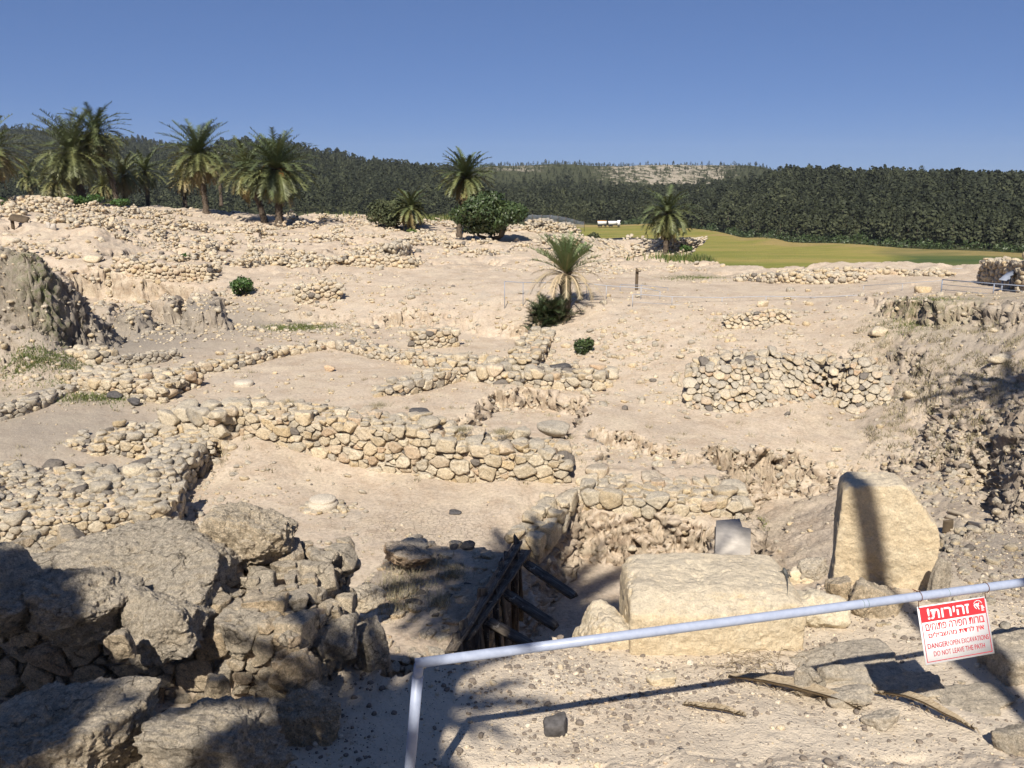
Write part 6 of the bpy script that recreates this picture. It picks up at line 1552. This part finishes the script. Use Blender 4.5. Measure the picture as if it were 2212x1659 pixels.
# wire mesh fence on the knoll and thin stakes
Wf = [V3(*PD(a, b, D)) for a, b, D in ((1132, 476, 73), (1150, 475, 73), (1170, 476, 73), (1188, 476, 72), (1205, 478, 72), (1222, 481, 71), (1240, 486, 70), (1262, 492, 69))]
mf = empty('mesh_fence', tuple(Wf[0]), 'sagging wire mesh fence with thin posts along the knoll', 'fence')
for i, p_ in enumerate(Wf): part_tube('post', mf, [(p_[0], p_[1], p_[2] - .3), (p_[0], p_[1], p_[2] + .5)], .02, 'signwood', 6)
m = Poly()
for k in range(5):
    for i in range(len(Wf)-1):
        V, F = tube([Wf[i] + V3(0, 0, .02 + k*.1), (Wf[i] + Wf[i+1])/2 + V3(0, 0, -.04 + k*.1), Wf[i+1] + V3(0, 0, .02 + k*.1)], [.007]*3, 4); m.add(V - Wf[0], F)
for i in range(len(Wf)-1):
    for j in range(14):
        u = j/14; q_ = Wf[i]*(1-u) + Wf[i+1]*u; V, F = tube([q_ + V3(0, 0, 0), q_ + V3(.03, 0, .42)], [.006]*2, 4); m.add(V - Wf[0], F)
m.obj('mesh', M['greyrail'], mf)
for i, (px, py) in enumerate(((2308, 1020-30-10), (2328, 1055-30), (2115, 900), (2135, 925), (2150, 955), (2170, 985), (2185, 1000))):
    if px > 2212: continue
    q = G(px, py + 8); o = empty('stake', tuple(q), 'thin dark stake in the rim of the right spoil slope', 'stake', 'stakes along the rim of the right spoil slope'); part_tube('shaft', o, [(q[0], q[1], q[2] - .1), (q[0] + .01, q[1], q[2] + .22)], .012, 'signwood', 6)
# old timbers lying on the sunk floor at right
q = G(2085, 1135); ot = empty('fallen_timbers', tuple(q), 'pale split timbers lying on the sunk floor at right', 'timbers')
for i, (a, b) in enumerate((((2044, 1118), (2094, 1132)), ((2048, 1108), (2090, 1118)), ((2096, 1132), (2130, 1142)), ((2052, 1146), (2082, 1150)))):
    A, B = V3(*G(*a)), V3(*G(*b)); part_plank('timber', ot, A + V3(0, 0, .03), B + V3(0, 0, .02), .10, .06, .2, 'palewood', seed=60 + i)
A = V3(*G(2046, 1150)); part_plank('upright_board', ot, A + V3(0, 0, -.05), A + V3(0, 0, .26), .18, .03, 1.2, 'signwood', seed=66)

# --- lorry with trailer on the road behind the wheat
q = V3(*PD(1315, 489.5, 470)); tr_ = empty('tipper_truck', tuple(q), 'white lorry with tipping body and trailer passing behind the wheat field', 'truck'); sc_ = 470/K
M['glassdark'] = flatmat('dark_glass', (0.03, 0.035, 0.04), 0.1, 0.1, 2, spec=0.5); M['tyre'] = flatmat('tyre_rubber', (0.03, 0.03, 0.03), 0.9, 0.2, 2)
def tbox(name, x0, x1, z0, z1, w, mat, taper=0.0, z=None):
    m = Poly(); t_ = taper; m.add([(x0+t_, -w, z0), (x1-t_, -w, z0), (x1, -w, z1), (x0, -w, z1), (x0+t_, w, z0), (x1-t_, w, z0), (x1, w, z1), (x0, w, z1)], [(0,1,2,3),(7,6,5,4),(0,4,5,1),(1,5,6,2),(2,6,7,3),(3,7,4,0)])
    me_ = m.mesh(name, M[mat]); return link(name, me_, tr_)
tbox('trailer_body', -6.1, -1.2, 1.2, 2.9, 1.2, 'white', .35); M['tarp'] = flatmat('orange_tarpaulin', (0.55, 0.27, 0.08), 0.8, 0.1, 2); tbox('tarpaulin', -6.15, -1.15, 2.9, 3.15, 1.25, 'tarp'); tbox('tipper_body', -0.4, 4.3, 1.2, 2.9, 1.2, 'white', .35); tbox('cab', 4.45, 6.1, .8, 3.3, 1.2, 'white', .05); tbox('windscreen', 5.6, 6.13, 2.0, 2.9, 1.22, 'glassdark', .0); tbox('chassis', -5.9, 5.9, .75, 1.15, .8, 'tyre')
for wx in (-5.3, -4.1, -1.8, 0.4, 1.6, 5.2):
    for sy in (-1, 1):
        m = Poly(); V, F = tube([(wx, sy*.75, .5), (wx, sy*1.15, .5)], [.5, .5], 14); m.add(V, F); m.obj('wheel', M['tyre'], tr_)
road = [P(a, b, -25.85) for a, b in ((1200, 489), (1290, 489.2), (1400, 489.5), (1500, 492))]

# --- palms standing behind the viewer, seen only by their shadows
def shadow_palm(label, target, zc, R, n, seed, lx=0.0, **k):
    T = V3(*target); L = (zc - T[2])/math.sin(SUN_EL); c = T - np.array(SD)*L
    zb = h1(c[0] - lx, c[1]); k['lean'] = (lx, 0); print('PALM', c, zb)
    return palm('date_palm', label, (c[0] - lx, c[1], zb), c[2] - zb, R, n=n, seed=seed, group=None, tr=0.2, stubs=False, **k)
shadow_palm('palm behind the viewer that shades the plank pit', PV(1150, 1275, -6.6), 5.0, 2.7, 90, 101, lx=-0.6, skirt=0.0, leaf=0.6, wid=0.09, droop=(0.5, 1.0), lowest=-18)
# unseen tree added behind the viewer to block the sun from the near wall
zt = h1(-4.3, -2.0); round_tree('added_shade_tree', 'unseen small tree added behind the viewer to shade the near wall', (-4.45, -2.0, zt), 2.9, 3.85 - zt, 2.75 - zt, 77, 'olive', n=9000, size=0.22, nb=22, tr=0.1, forks=3)
shadow_palm('palm behind the viewer that shades the ground beside the rail post', PV(815, 1590, -3.5), 3.2, 1.15, 50, 103, lx=0.3, skirt=0.0, leaf=0.5, wid=0.08, lowest=-50)
zb_ = h1(2.72, -1.0); palm('date_palm', 'slender leaning palm behind the viewer whose trunk shadow crosses the standing stone', (2.72, -1.0, zb_), 9.6, 1.6, n=24, seed=107, lean=(-1.9, 0), tr=0.12, skirt=0.0, leaf=0.4, wid=0.06, stubs=False)
shadow_palm('tall palm behind the viewer that shades the right slope', PV(2200, 835, -5.0), 8.0, 2.1, 34, 105, skirt=0.0, leaf=0.5, wid=0.08, lowest=-40)
# ------------------------------------------------------------------ a little haze over the valley
hz = bpy.data.materials.new('haze'); hz.use_nodes = True; ht = hz.node_tree; ht.nodes.remove(ht.nodes['Principled BSDF'])
pv = ht.nodes.new('ShaderNodeVolumePrincipled'); pv.inputs['Color'].default_value = (0.80, 0.88, 1.0, 1); pv.inputs['Density'].default_value = 0.00006
ht.links.new(pv.outputs[0], ht.nodes['Material Output'].inputs['Volume'])
X0, X1, Y0, Y1, Z0, Z1 = -3400, 3400, -250, 3560, -45, 130
Vh = [(x_, y_, z_) for z_ in (Z0, Z1) for x_, y_ in ((X0, Y0), (X1, Y0), (X1, Y1), (X0, Y1))]
tag(link('haze', new_mesh('haze', Vh, [(3,2,1,0),(4,5,6,7),(0,1,5,4),(1,2,6,5),(2,3,7,6),(3,0,4,7)], [hz])), 'thin pale haze over the far hills', 'haze', None, 'stuff')
